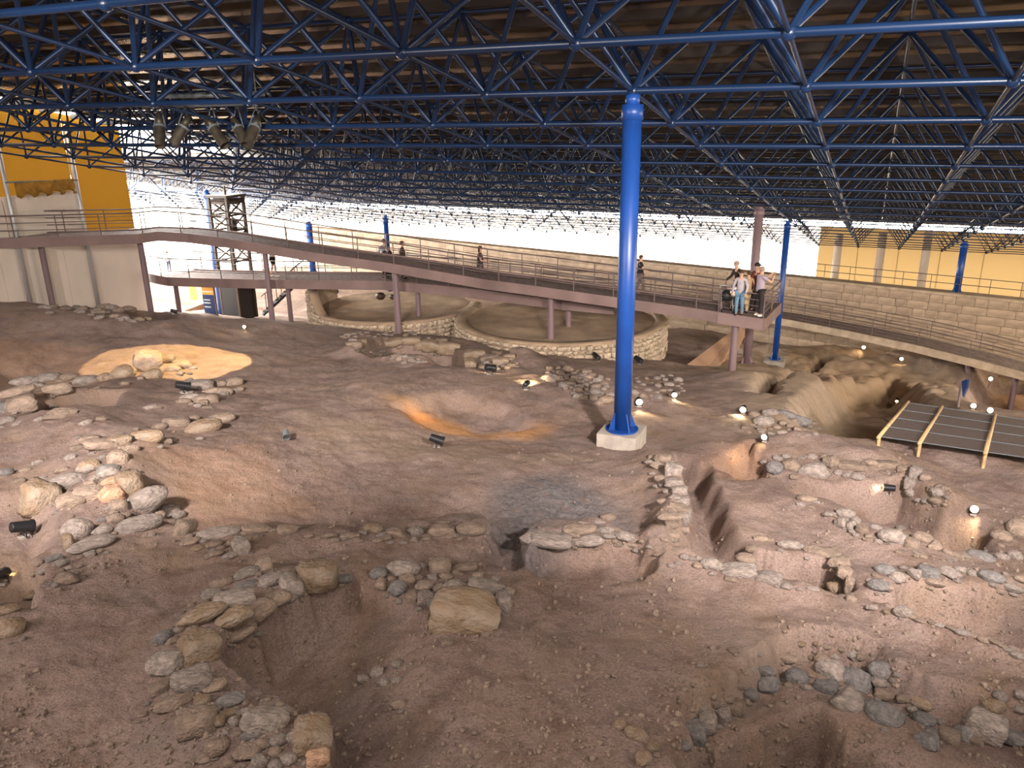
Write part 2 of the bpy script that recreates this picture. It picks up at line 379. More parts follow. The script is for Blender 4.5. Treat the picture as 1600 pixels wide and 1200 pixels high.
def soil_material():
    m = bpy.data.materials.new('dusty_soil'); m.use_nodes = True; t = m.node_tree; b = t.nodes['Principled BSDF']; L = t.links.new
    b.inputs['Roughness'].default_value = .95; b.inputs['Specular IOR Level'].default_value = .15
    tc = nd(t, 'ShaderNodeTexCoord')
    def noise(s, d=8, rough=.55):
        n = nd(t, 'ShaderNodeTexNoise'); n.inputs['Scale'].default_value = s; n.inputs['Detail'].default_value = d; n.inputs['Roughness'].default_value = rough
        L(tc.outputs['Object'], n.inputs['Vector']); return n.outputs['Fac']
    def ramp(fac, stops):
        r = nd(t, 'ShaderNodeValToRGB'); e = r.color_ramp.elements
        while len(e) < len(stops): e.new(.5)
        for q, (p, c) in zip(e, stops): q.position = p; q.color = (*c, 1)
        L(fac, r.inputs['Fac']); return r.outputs['Color']
    def mix(a, c, fac, mode='MIX'):
        x = nd(t, 'ShaderNodeMix', data_type='RGBA', blend_type=mode)
        for i, v in ((6, a), (7, c)):
            if isinstance(v, tuple): x.inputs[i].default_value = (*v, 1)
            else: L(v, x.inputs[i])
        if isinstance(fac, float): x.inputs[0].default_value = fac
        else: L(fac, x.inputs[0])
        return x.outputs[2]
    def math_(op, a, c):
        x = nd(t, 'ShaderNodeMath', operation=op, use_clamp=True)
        for i, v in ((0, a), (1, c)):
            if isinstance(v, float): x.inputs[i].default_value = v
            else: L(v, x.inputs[i])
        return x.outputs[0]
    col = ramp(noise(.45, 6), [(.3, (.225, .162, .138)), (.5, (.278, .206, .177)), (.7, (.335, .252, .217))])
    col = mix(col, ramp(noise(2.2, 8, .65), [(.3, (.60, .52, .47)), (.5, (1, 1, 1)), (.75, (1.12, 1.12, 1.12))]), .8, 'MULTIPLY')
    col = mix(col, ramp(noise(40, 6, .7), [(.33, (.52, .48, .46)), (.5, (1, 1, 1)), (.68, (1.3, 1.27, 1.25))]), .85, 'MULTIPLY')
    col = mix(col, (.30, .205, .125), ramp(noise(.8, 6, .6), [(.5, (0, 0, 0)), (.72, (.55, .55, .55))]))
    col = mix(col, (.20, .165, .15), ramp(noise(1.3, 7, .65), [(.54, (0, 0, 0)), (.72, (.6, .6, .6))]))
    a = nd(t, 'ShaderNodeVertexColor', layer_name='soil_mask'); sp = nd(t, 'ShaderNodeSeparateColor'); L(a.outputs[0], sp.inputs[0])
    n7 = noise(3.5, 10, .7)
    col = mix(col, (.52, .27, .10), math_('MULTIPLY', sp.outputs[1], .75))  # orange soil and painted lamplight
    col = mix(col, (.40, .31, .21), math_('MULTIPLY', sp.outputs[2], .6))
    af = math_('MULTIPLY', sp.outputs[0], ramp(n7, [(.32, (.15, .15, .15)), (.47, (.95, .95, .95))]))
    col = mix(col, ramp(noise(14, 8, .7), [(.35, (.085, .08, .083)), (.65, (.235, .212, .21))]), af)
    L(col, b.inputs['Base Color'])
    ad = math_('ADD', math_('MULTIPLY', noise(7, 10, .65), .6), math_('MULTIPLY', noise(55, 6, .7), .3))
    bp = nd(t, 'ShaderNodeBump'); bp.inputs['Strength'].default_value = .9; bp.inputs['Distance'].default_value = .10
    L(ad, bp.inputs['Height']); L(bp.outputs[0], b.inputs['Normal'])
    MATS['soil'] = m; return m
me.materials.append(soil_material())
fl = bpy.data.objects.new('floor', me); C.objects.link(fl); tag(fl, kind='structure')

# ------------------------------------------------------------------ roof: space frame
JMAX = 18
def present(i, j): return -2 <= j <= JMAX and i <= 7 and (i >= -10 or (j >= 8 and i >= -19))
frame = thing('ceiling_space_frame', None, None, kind='structure')
mem = {'bottom_chord': [], 'top_chord': [], 'web_brace': [], 'ball_node': []}
D = 0.7*A
nodes = [(i, j) for i in range(-20, 9) for j in range(-3, JMAX+1) if present(i, j)]; ns = set(nodes)
for (i, j) in nodes:
    p = node(i, j); mem['ball_node'].append((p, p, .10))
    for q in ((i+1, j), (i, j+1)):
        if q in ns: mem['bottom_chord'].append((p, node(*q), .058 if (q[1] == j and j < 3) else .044 if q[1] == j and j < 9 else .036 if j < 9 else .027))
    # apex nodes sit over the middle of a cell
    cell = all(c in ns for c in ((i+1, j), (i, j+1), (i+1, j+1)))
    if cell:
        t_ = node(i+.5, j+.5, D); mem['ball_node'].append((t_, t_, .085))
        for c in ((i, j), (i+1, j), (i, j+1), (i+1, j+1)): mem['web_brace'].append((node(*c), t_, .048 if j < 2 else .036 if j < 9 else .022))
        for (di, dj) in ((1, 0), (0, 1)):
            i2, j2 = i+di, j+dj
            if all(c in ns for c in ((i2, j2), (i2+1, j2), (i2, j2+1), (i2+1, j2+1))):
                mem['top_chord'].append((t_, node(i2+.5, j2+.5, D), .038 if j < 9 else .024))
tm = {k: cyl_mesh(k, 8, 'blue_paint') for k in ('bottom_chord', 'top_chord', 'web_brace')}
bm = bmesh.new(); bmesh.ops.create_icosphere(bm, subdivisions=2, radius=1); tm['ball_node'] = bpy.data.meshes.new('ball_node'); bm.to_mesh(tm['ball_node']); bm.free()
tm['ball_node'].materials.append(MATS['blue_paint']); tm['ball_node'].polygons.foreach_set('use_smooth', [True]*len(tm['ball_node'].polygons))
for k, lst in mem.items():
    def size(e):
        x, y, dd = proj((e[0]+e[1])/2)
        if dd < 1 or x < -150 or x > 1750 or y < -120 or y > 700: return 1e6+dd
        return dd
    lst.sort(key=size)
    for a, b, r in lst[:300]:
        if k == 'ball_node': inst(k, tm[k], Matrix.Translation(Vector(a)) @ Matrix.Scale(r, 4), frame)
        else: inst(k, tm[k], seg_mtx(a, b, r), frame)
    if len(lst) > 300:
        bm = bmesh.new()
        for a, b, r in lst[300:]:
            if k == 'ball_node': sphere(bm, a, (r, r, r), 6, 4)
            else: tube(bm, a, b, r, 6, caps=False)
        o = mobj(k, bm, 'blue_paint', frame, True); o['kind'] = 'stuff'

# roof skin over it: purlins across the slope and sheet strips between them
ceil = thing('ceiling', None, None, kind='structure')
pm = box_mesh('purlin', 'purlin'); sm = box_mesh('roof_sheet', 'roof_sheet')
def slab_mtx(a, b, wvec, t):
    a = Vector(a); b = Vector(b); x = (b-a); y = Vector(wvec); z = x.cross(y).normalized()
    m_ = Matrix.Identity(4)
    for r_ in range(3): m_[r_][0] = x[r_]; m_[r_][1] = y[r_]; m_[r_][2] = z[r_]*t; m_[r_][3] = (a+b)[r_]/2
    return m_
for q in range(-5, 2*JMAX+3):
    j = q/2; i0 = -10.4 if j < 7.6 else -20.4
    inst('purlin', pm, slab_mtx(node(i0, j, D+.16), node(8.0, j, D+.16), Wd*.11, .18), ceil)
    inst('roof_sheet', sm, slab_mtx(node(i0, j+.25, D+.33), node(8.0, j+.25, D+.33), Wd*B*.5, .03), ceil)

# gallery on which the photographer stands, unseen; parapet added to shade near ground
gl = thing('trim_gallery', None, None, kind='structure')
bm = bmesh.new(); box(bm, (-2, -1.2, -1.72), (60, 3.2, .24)); mobj('gallery_floor', bm, 'concrete', gl)
bm = bmesh.new(); box(bm, (-2, .45, -1.15), (60, .12, 1.1)); mobj('shade_parapet', bm, 'concrete', gl)

# rest of the hall shell around and behind the viewer
for q in range(-18, -5):
    j = q/2
    inst('purlin', pm, slab_mtx(node(-10.4, j, D+.16), node(8.0, j, D+.16), Wd*.11, .18), ceil)
    inst('roof_sheet', sm, slab_mtx(node(-10.4, j+.25, D+.33), node(8.0, j+.25, D+.33), Wd*B*.5, .03), ceil)
wf = thing('wall_front', None, None, kind='structure')
_a, _b = node(-10.6, -9), node(7.8, -9)
bm = bmesh.new(); prism(bm, [Vector((_a[0], _a[1], -17)), Vector((_b[0], _b[1], -17)), Vector((_b[0], _b[1], _b[2]+2.4)), Vector((_a[0], _a[1], _a[2]+2.4))], Vector((WH[0], WH[1], 0))*-.2); mobj('concrete_panel', bm, 'concrete', wf)
fd = thing('trim_light_stop', None, None, kind='structure')
bm = bmesh.new(); box(bm, (10, 30, -16.8), (130, 130, .3)); mobj('light_stop_slab', bm, 'concrete', fd)  # unseen slab added to stop sky light leaking in from below
wr = thing('wall_right_side', None, None, kind='structure')
for k in range(-9, 18):
    a = node(7.7, k-.003); b = node(7.7, k+1.003)
    bm = bmesh.new(); prism(bm, [Vector((a[0], a[1], -17)), Vector((b[0], b[1], -17)), Vector((b[0], b[1], b[2]+2.2)), Vector((a[0], a[1], a[2]+2.2))], Vector(U)*.03)
    mobj('cladding_sheet', bm, 'sheet_yellow' if k > 8 else 'concrete', wr)

# ------------------------------------------------------------------ columns
def column(base_p, top_z, r, label, m='blue_column_paint', plinth=None, grp=None):
    t = thing('column', label, 'column', base_p, -.43, grp)
    h = top_z-base_p[2]
    def part(name, bm, mm, s=False): return mobj(name, bm, mm, t, s)
    z0 = 0
    if plinth:
        bm = bmesh.new(); box(bm, (0, 0, plinth[1]/2-.25), (plinth[0], plinth[0], plinth[1]+.5)); bmesh.ops.bevel(bm, geom=bm.edges[:], offset=.02, segments=1); part('plinth', bm, 'concrete'); z0 = plinth[1]
    bm = bmesh.new(); tube(bm, (0, 0, z0), (0, 0, h-.42), r, 24); part('shaft', bm, m, True)
    bm = bmesh.new(); tube(bm, (0, 0, h-.44), (0, 0, h-.2), r*1.12, 24); tube(bm, (0, 0, h-.2), (0, 0, h-.05), r*.75, 16); part('collar', bm, m, True)
    bm = bmesh.new(); tube(bm, (0, 0, z0), (0, 0, z0+.03), r*1.9, 20); part('base_plate', bm, m)
    for k in range(4):
        a = math.pi/4+k*math.pi/2; dx, dy = math.cos(a), math.sin(a)
        bm = bmesh.new(); R = Matrix.Rotation(a, 3, 'Z')
        vs = [Vector(v) for v in ((r*.9, -.012, 0), (r*1.75, -.012, 0), (r*.9, -.012, .35), (r*.9, .012, 0), (r*1.75, .012, 0), (r*.9, .012, .35))]
        vv = [bm.verts.new(R @ v+Vector((0, 0, z0+.03))) for v in vs]
        for f_ in ((0, 1, 2), (5, 4, 3), (0, 3, 4, 1), (1, 4, 5, 2), (2, 5, 3, 0)): bm.faces.new([vv[q] for q in f_])
        part('gusset', bm, m)
    return t
def vert_z(P, py):
    k = (py-600)/F; a = M @ np.array([P[0], P[1], 0]); b = M[:, 2]
    return (k*a[2]-a[1])/(b[1]-k*b[2])
n0 = node(0, 0); column((n0[0], n0[1], H1(n0[0], n0[1])), n0[2], .155, 'tall blue steel column on a pale concrete plinth in the middle of the excavation', plinth=(.72, .30))
n1 = pt(1184, 360, 31.2); column((n1[0], n1[1], H1(n1[0], n1[1])), vert_z(n1, 319), .17, 'purple grey column rising through the platform where people stand', m='purple_steel')
n2 = node(0, 9.6); column((n2[0], n2[1], H1(n2[0], n2[1])), n2[2], .14, 'slim blue column on a concrete block beside the end of the platform', plinth=(.9, .5))
n3 = node(-10, 6.9); column((n3[0]-1.15, n3[1], -9.7), n3[2], .16, 'blue column left of the brown lift tower')
p3 = pt(606, 400, 42); column((p3[0], p3[1], H1(p3[0], p3[1])), vert_z(p3, 335), .13, 'thin blue column behind the three visitors on the lower walkway')
p4 = np.array([23.0, 40.4]); column((p4[0], p4[1], -8.9), vert_z(p4, 375), .17, 'blue column standing on top of the long stone wall at right')
p5 = pt(486, 390, 52); column((p5[0], p5[1], -9.7), vert_z(p5, 345), .2, 'short blue column at the back left beside the pink wall end')

# ------------------------------------------------------------------ left wall
def wall_pt(i, t, z): # t metres along the slope direction from row 0
    p = P0+i*A*U; return Vector((p[0]+WH[0]*t, p[1]+WH[1]*t, z))
IL = -10.45
def t_at(px, py, i=IL):
    r = ray(px, py); p = P0+i*A*U; k = (p @ U)/(r @ U); q = r*k
    return float((q-p) @ WH), float(q[2])
te, _ = t_at(228, 440); te2, _ = t_at(208, 320); tw, ztop = t_at(118, 297)
def rp(t): return node(IL, t/(B*.9817), D+.3)[2]  # roof underside at this place
wl = thing('wall_left', None, None, kind='structure')
def vpanel(name, t0, t1, z00, z01, z10, z11, thick, m, parent, i=IL, off=0):
    """upright panel along the slope direction: bottom/top z at t0 then t1"""
    bm = bmesh.new(); o = Vector(U)*off
    prism(bm, [wall_pt(i, t0, z00)+o, wall_pt(i, t1, z10)+o, wall_pt(i, t1, z11)+o, wall_pt(i, t0, z01)+o], Vector(U)*-thick)
    return mobj(name, bm, m, parent)
edges = [-26, -20, -14, -10, -6, 3.2]+[t_at(x, 420)[0] for x in (-60, 3, 104)]+[te]
zmid = -4.6
for a, b in zip(edges[:-1], edges[1:]): vpanel('concrete_panel', a+.005, b-.005, -17, zmid, -17, zmid, .25, 'white_wall', wl)
for a, b in ((edges[0], t_at(3, 320)[0]), (t_at(3, 320)[0]+.06, tw)): vpanel('white_sheet_panel', a, b, zmid, ztop, zmid, ztop, .12, 'white_wall', wl, off=.03)
ys = [-26, -20, -14, -6, 2, 6]+[t_at(x, 270)[0] for x in (-40, 5, 113)]+[te2]
for a, b in zip(ys[:-1], ys[1:]): vpanel('yellow_sheet_panel', a+.015, b-.015, zmid, rp(a), zmid, rp(b), .03, 'sheet_amber' if b > 3 else 'concrete', wl, off=-.12)
for x in (5, 116):
    t_, _ = t_at(x, 290); bm = bmesh.new(); tube(bm, wall_pt(IL, t_, -8)+Vector(U)*.15, wall_pt(IL, t_, rp(t_)-.3)+Vector(U)*.15, .09, 10); mobj('wall_post', bm, 'pale_steel', wl, True)
# rolled tarpaulin hung on a scaffold tube above the white panel
tp = thing('rolled_tarpaulin', 'yellow tarpaulin bundled over a tube above the white wall panel', 'tarpaulin', wall_pt(IL, t_at(60, 292)[0], ztop+.2))
ta, tb = t_at(14, 292)[0], t_at(108, 290)[0]; o0 = Vector(tp.location)
bm = bmesh.new(); tube(bm, wall_pt(IL, ta-.3, ztop+.55)+Vector(U)*.3-o0, wall_pt(IL, tb+.2, ztop+.42)+Vector(U)*.3-o0, .035); mobj('hanging_tube', bm, 'pipe_grey', tp)
bm = bmesh.new(); NN = 30; rows = []
for k in range(NN+1):
    t_ = ta+(tb-ta)*k/NN; w_ = .10*math.sin(k*1.9)+.06*math.sin(k*.7)
    rows.append([bm.verts.new(wall_pt(IL, t_, ztop+.5-q*.13-(.1*math.sin(k*.9)*q/4))+Vector(U)*(.34+w_*q/4*(-1)**q)-o0) for q in range(5)])
for k in range(NN):
    for q in range(4): bm.faces.new((rows[k][q], rows[k+1][q], rows[k+1][q+1], rows[k][q+1]))
bmesh.ops.solidify(bm, geom=bm.faces[:], thickness=.03); mobj('tarpaulin_cloth', bm, 'tarp', tp, True)

# ------------------------------------------------------------------ far cladding (translucent sheets, daylight behind)
wb = thing('wall_back', None, None, kind='structure')
def clad(i0, i1, m, j=JMAX+.35):
    a = node(i0, j); b = node(i1, j)
    bm = bmesh.new(); prism(bm, [Vector((a[0], a[1], -17)), Vector((b[0], b[1], -17)), Vector((b[0], b[1], b[2]+1.3)), Vector((a[0], a[1], a[2]+1.3))], Vector((WH[0], WH[1], 0))*.03)
    return bm
for k in range(-21, 8):
    mobj('cladding_sheet', clad(k-.003, k+1.003, 'x'), 'sheet_white' if k < 0 else 'sheet_yellow', wb)
ws = thing('wall_left_far', None, None, kind='structure')
for k in range(3, 19):
    a = node(-20.5, k-.003); b = node(-20.5, k+1.003)
    bm = bmesh.new(); prism(bm, [Vector((a[0], a[1], -17)), Vector((b[0], b[1], -17)), Vector((b[0], b[1], b[2]+1.3)), Vector((a[0], a[1], a[2]+1.3))], Vector(U)*-.03)
    mobj('cladding_sheet', bm, 'sheet_white', ws)
for x in (1303, 1370, 1440):
    q = atz(x, 440, -10.6); p_ = node(0, JMAX+.15); k = (p_ @ np.array([WH[0], WH[1], 0]))/(ray(x, 440) @ np.array([WH[0], WH[1], 0])); q = ray(x, 440)*k
    bm = bmesh.new(); tube(bm, (q[0], q[1], -15), (q[0], q[1], q[2]+3.4), .27, 16); mobj('cladding_post', bm, 'white_wall', wb, True)

# ------------------------------------------------------------------ long stone wall at the back
WA = np.array([28.2, 35.9]); WB = np.array([-17.5, 70.3]); wdir = (WB-WA)/np.linalg.norm(WB-WA); wn = np.array([wdir[1], -wdir[0]]);
if wn @ WA > 0: wn = -wn      # towards the camera
WL = np.linalg.norm(WB-WA); ZT = -8.98
sw = thing('trim_stone_wall', None, None, kind='structure')
def W3(t, z, off=0): p = WA+wdir*t+wn*off; return Vector((p[0], p[1], z))
bm = bmesh.new(); prism(bm, [W3(0, ZT), W3(WL, ZT), W3(WL, ZT, -.6), W3(0, ZT, -.6)], (0, 0, -7)); mobj('wall_core', bm, 'mortar', sw)
bm = bmesh.new(); prism(bm, [W3(-.1, ZT+.14, .12), W3(WL, ZT+.14, .12), W3(WL, ZT+.14, -.7), W3(-.1, ZT+.14, -.7)], (0, 0, -.14)); mobj('coping', bm, 'coping', sw)
blk = bmesh.new(); bmesh.ops.create_cube(blk, size=1); bmesh.ops.bevel(blk, geom=blk.edges[:], offset=.06, segments=1); bmesh_me = bpy.data.meshes.new('block'); blk.to_mesh(bmesh_me); blk.free(); bmesh_me.materials.append(MATS['stone_block'])
ang = math.atan2(wdir[1], wdir[0]); blocks = []
for row in range(9):
    t = -random.random()*.5; hh = .42
    while t < WL-.5:
        L_ = random.uniform(.55, 1.25); blocks.append((t+L_/2, ZT-hh*(row+.5), L_-.03, hh-.03)); t += L_
def bdist(b): p = W3(b[0], b[1]); return p.length
blocks.sort(key=bdist)
bmst = bmesh.new()
for q, (t, z, L_, hh) in enumerate(blocks):
    off = random.uniform(.0, .035); p = W3(t, z, .02+off)
    mt = Matrix.LocRotScale(p, Matrix.Rotation(ang, 3, 'Z').to_quaternion(), Vector((L_+.015, .16, hh+.015)))
    if q < 300: inst('block', bmesh_me, mt, sw)
    else:
        vs = bmesh.ops.create_cube(bmst, size=1)['verts']
        for v in vs: v.co = mt @ v.co
o = mobj('block', bmst, 'stone_block', sw); o['kind'] = 'stuff'
# pillar at the right end with dark slot
pl = thing('wall_right', None, None, kind='structure')
pp = [atz(1578, 478, -9.4), atz(1660, 490, -9.4)]
bm = bmesh.new(); prism(bm, [Vector(pp[0]), Vector(pp[1]), Vector(pp[1])+Vector((1.2, 2, 0)), Vector(pp[0])+Vector((1.2, 2, 0))], (0, 0, -5)); mobj('pillar', bm, 'coping', pl)
dd_ = Vector(pp[1])-Vector(pp[0]); q0 = Vector(pp[0])+dd_*.08
bm = bmesh.new(); prism(bm, [q0+Vector((-.02, -.06, -1.4)), q0+dd_*.1+Vector((-.02, -.06, -1.4)), q0+dd_*.1+Vector((.02, .06, -1.4)), q0+Vector((.02, .06, -1.4))], (0, 0, -2.2)); mobj('drain_slot', bm, 'dark_door', pl)

# ------------------------------------------------------------------ walkways
cm_rail = cyl_mesh('rail_post', 8, 'rail_steel'); cm_post = cyl_mesh('support_post', 12, 'purple_steel'); cm_cable = cyl_mesh('pale_rail_post', 8, 'pale_steel')
def offset_line(P, w):
    out = []
    for k in range(len(P)):
        a = P[max(k-1, 0)]; b = P[min(k+1, len(P)-1)]; d = Vector((b.x-a.x, b.y-a.y, 0)).normalized(); n_ = Vector((-d.y, d.x, 0))
        out.append(P[k]+n_*w)
    return out
def resample(P, step):
    out = []; carry = 0
    for a, b in zip(P[:-1], P[1:]):
        L_ = (b-a).length; s = carry
        while s < L_: out.append(a+(b-a)*(s/L_)); s += step
        carry = s-L_
    out.append(P[-1]); return out
def strip(bm, P, Q_, down):
    """closed prism strip between polylines P (near) and Q_ (far), extruded down"""
    d = Vector((0, 0, -down)); v = [[bm.verts.new(p), bm.verts.new(q), bm.verts.new(q+d), bm.verts.new(p+d)] for p, q in zip(P, Q_)]
    for a, b in zip(v[:-1], v[1:]):
        for k in range(4): bm.faces.new((a[k], b[k], b[(k+1) % 4], a[(k+1) % 4]))
    bm.faces.new(v[0]); bm.faces.new(v[-1][::-1]); bmesh.ops.recalc_face_normals(bm, faces=bm.faces)
def walkway(name, label, pts, width, fascia, supports, rails=(.88, .6, .32), spacing=1.5, sides=(1, 1), rad=.022, pm_=None, rail_m='rail_steel', deck_m='walkway_deck', edge_m='walkway_paint', cat='walkway'):
    P = [Vector(p) for p in pts]; Qf = offset_line(P, width)
    t = thing(name, label, cat, P[len(P)//2]); o0 = Vector(t.location); sh = lambda L_: [p-o0 for p in L_]
    bm = bmesh.new(); strip(bm, sh(P), sh(Qf), .09); mobj('deck', bm, deck_m, t)
    for side, L0 in ((0, P), (1, Qf)):
        s_ = -.1 if side == 0 else .1
        bm = bmesh.new(); L1 = sh(offset_line(L0, s_)); strip(bm, [p+Vector((0, 0, .05)) for p in L1], [p+Vector((0, 0, .05)) for p in sh(L0)], fascia+.05); mobj('edge_beam', bm, edge_m, t)
        if not sides[side]: continue
        L2 = offset_line(L0, -.05 if side == 0 else .05)
        for k, p in enumerate(resample(L2, spacing)):
            q = p-o0; inst('rail_post', pm_ or cm_rail, seg_mtx(q+Vector((0, 0, -.1)), q+Vector((0, 0, rails[0])), rad), t)
        for h in rails:
            bm = bmesh.new(); rr_ = rad*(1.25 if h == rails[0] else .75)
            for a, b in zip(L2[:-1], L2[1:]): tube(bm, a-o0+Vector((0, 0, h)), b-o0+Vector((0, 0, h)), rr_, 6)
            mobj('handrail' if h == rails[0] else 'rail', bm, rail_m, t, True)
    for (px, py, frac, r) in supports:
        # foot of the support where the vertical below the deck meets the ground
        best = min(resample(P, .25), key=lambda p: abs(proj(np.array(p))[0]-px))
        k = min(range(len(P)), key=lambda k: (P[k]-best).length); off = (Qf[k]-P[k])*frac
        p = best+off; g = H1(p.x, p.y)-.2
        inst('support_post', cm_post, seg_mtx(Vector((p.x, p.y, g))-o0, p-o0+Vector((0, 0, -.1)), r), t)
        bm = bmesh.new(); c_ = p-o0+Vector((0, 0, -.2)); d_ = (Qf[k]-P[k]).normalized()
        tube(bm, c_-d_*(frac*width-.05), c_+d_*((1-frac)*width-.05), .09, 8); mobj('cross_beam', bm, 'purple_steel', t)
    return t
UP = [(-120,379,30),(0,374,30.8),(100,371,31.4),(215,367,32.5),(247,363,33),(294,366,33.2),(350,373,33.2),(430,386,33),(500,397,32.8),(607,412,32.4),(690,426,31.9),(760,438,31.2),(830,447,30.6),(900,457,30),(1000,471,29.4),(1080,482,28.9),(1125,489,28.6)]
up3 = [pt(*p) for p in UP]
wk = walkway('elevated_walkway', 'long brown walkway crossing the excavation on posts, upper of the two at left', up3, 1.6, .34,
        [(58, 0, .5, .12), (222, 0, .5, .12), (398, 0, .5, .12), (604, 0, .45, .13), (856, 0, .4, .13)], spacing=1.52)
LO = [(233,428,37.4),(246,431,36.6),(262,434,36.2),(320,436,36),(405,438,35.8),(500,439,35.6),(600,440,35.3),(700,448,34.5),(800,460,33.4),(880,470,32.6),(960,477,32.0)]
walkway('lower_walkway', 'lower brown walkway with rounded left end passing behind the upper one', [pt(*p) for p in LO], 1.9, .36,
        [(262, 0, .3, .11), (443, 0, .3, .11), (642, 0, .35, .11), (884, 0, .35, .12)], spacing=1.5)
# viewing platform at its end
Np = Vector(pt(1122, 488.5, 28.6)); N1 = Vector(pt(1192, 499, 28.2)); F1 = Vector(atz(1217, 474, N1.z)); F0 = F1+(Np-N1); F0.z = Np.z
vp = thing('viewing_platform', 'widened end of the brown walkway where a group of visitors stands behind rails', 'platform', N1); o0 = N1.copy()
bm = bmesh.new(); prism(bm, [p-o0 for p in (Np, N1, F1, F0)], (0, 0, -.09)); mobj('deck', bm, 'walkway_deck', vp)
for a, b in ((Np, N1), (N1, F1), (F1, F0)):
    d = (b-a).normalized(); n_ = Vector((d.y, -d.x, 0))*.1
    bm = bmesh.new(); prism(bm, [p-o0+Vector((0, 0, .04)) for p in (a, b, b+n_, a+n_)], (0, 0, -.42)); mobj('edge_beam', bm, 'walkway_paint', vp)
    for h in (.88, .66, .44, .22):
        bm = bmesh.new(); tube(bm, a-o0+Vector((0, 0, h)), b-o0+Vector((0, 0, h)), .026 if h > .8 else .013, 6); mobj('handrail' if h > .8 else 'rail', bm, 'rail_steel', vp, True)
    for p in resample([a, b], (b-a).length/2.001): inst('rail_post', cm_rail, seg_mtx(p-o0, p-o0+Vector((0, 0, .88)), .026), vp)
ps = Vector(pt(1157, 505, 28.2)); g = H1(ps.x, ps.y+.6)
inst('support_post', cm_post, seg_mtx(Vector((ps.x, ps.y+.6, g-.2))-o0, Vector((ps.x, ps.y+.6, N1.z-.1))-o0, .14), vp)
# far ramp along the stone wall
FR = [(560,407,54),(640,418,50.5),(760,434,48.5),(900,453,46.5),(1000,466,45.6),(1100,478,44.4),(1230,500,42.2),(1330,519,39.6),(1430,540,37.4),(1520,562,35.8),(1600,583,34.6),(1690,607,33.4)]
walkway('access_ramp', 'pale ramp with thin rails running down along the long stone wall at right', [pt(*p) for p in FR], 1.7, .3,
        [(1505, 0, .5, .12), (1590, 0, .5, .12)], rails=(.85, .68, .51, .34, .17), spacing=2.2, rad=.018, edge_m='coping')
# railing on top of the stone wall
rt = thing('wall_top_railing', 'thin grey railing along the top of the stone wall before the yellow sheets', 'railing', W3(0, ZT))
L2 = [W3(t, ZT+.14, -.3)-Vector(rt.location) for t in (0, 22)]
for p in resample(L2, 1.35): inst('rail_post', cm_rail, seg_mtx(p, p+Vector((0, 0, .8)), .018), rt)
for h in (.8, .42):
    bm = bmesh.new(); tube(bm, L2[0]+Vector((0, 0, h)), L2[1]+Vector((0, 0, h)), .02, 6); mobj('handrail' if h > .5 else 'rail', bm, 'rail_steel', rt)

# ------------------------------------------------------------------ lift tower and things at the back left
tb = pt(376, 497, 41.0); tw_ = thing('lift_tower', 'brown open lattice lift tower with a black cabin front below', 'lift', tb, -.43)
wx, wy, hT = 1.12, 1.12, 6.1
cr = [(-wx/2, -wy/2), (wx/2, -wy/2), (wx/2, wy/2), (-wx/2, wy/2)]
for x, y in cr:
    bm = bmesh.new(); box(bm, (x, y, hT/2), (.13, .13, hT)); mobj('corner_post', bm, 'tower_brown', tw_)
for z in (2.2, 3.0, 3.75, 4.5, 5.25, 5.95):
    bm = bmesh.new()
    for k in range(4):
        a, b = cr[k], cr[(k+1) % 4]; tube(bm, (a[0], a[1], z), (b[0], b[1], z), .05, 4)
    mobj('ring_beam', bm, 'tower_brown', tw_)
zz = [3.0, 3.75, 4.5, 5.25, 5.95]
for z0, z1 in zip(zz[:-1], zz[1:]):
    for k in range(4):
        a, b = cr[k], cr[(k+1) % 4]; bm = bmesh.new(); tube(bm, (a[0], a[1], z0), (b[0], b[1], z1), .045, 5); mobj('brace', bm, 'tower_brown', tw_)
bm = bmesh.new(); box(bm, (0, 0, 1.1), (wx, wy, 2.2)); cab = mobj('cabin', bm, 'dark_door', tw_)
bm = bmesh.new(); box(bm, (0, -wy/2-.03, 1.05), (wx*.86, .05, 2.05)); mobj('door', bm, 'black_metal', cab)
bm = bmesh.new(); box(bm, (0, 0, hT+.06), (wx+.25, wy+.25, .12)); box(bm, (0, 0, hT-.2), (wx, wy, .25)); mobj('top_cap', bm, 'tower_brown', tw_)
bm = bmesh.new(); tube(bm, (-.05, 0, 2.2), (-.05, 0, hT), .1, 8); box(bm, (.1, .1, 4.6), (.35, .3, .8)); mobj('hoist_gear', bm, 'black_metal', tw_)
bm = bmesh.new(); tube(bm, (0, 0, hT), (0, 0, hT+.5), .05, 8); mobj('mast', bm, 'tower_brown', tw_)
ib = pt(330, 492, 39.0); ip = thing('information_panel', 'upright display panel, orange above and navy below, left of the lift', 'panel', ib, -.3)
bm = bmesh.new(); box(bm, (0, 0, .5), (.66, .06, 1.0)); mobj('navy_board', bm, 'panel_navy', ip)
bm = bmesh.new(); box(bm, (0, 0, 1.42), (.66, .06, .82)); mobj('orange_board', bm, 'panel_yellow', ip)
bm = bmesh.new(); box(bm, (0, -.034, 1.16), (.6, .01, .05)); box(bm, (-.1, -.034, 1.62), (.36, .01, .05)); box(bm, (-.1, -.034, 1.50), (.36, .01, .05)); box(bm, (-.1, -.034, .75), (.36, .01, .04)); box(bm, (-.1, -.034, .6), (.36, .01, .04)); box(bm, (-.1, -.034, .4), (.36, .01, .04)); mobj('text_lines', bm, 'panel_text', ip)
bm = bmesh.new(); box(bm, (.36, 0, .92), (.05, .1, 1.9)); mobj('frame_post', bm, 'rail_steel', ip)
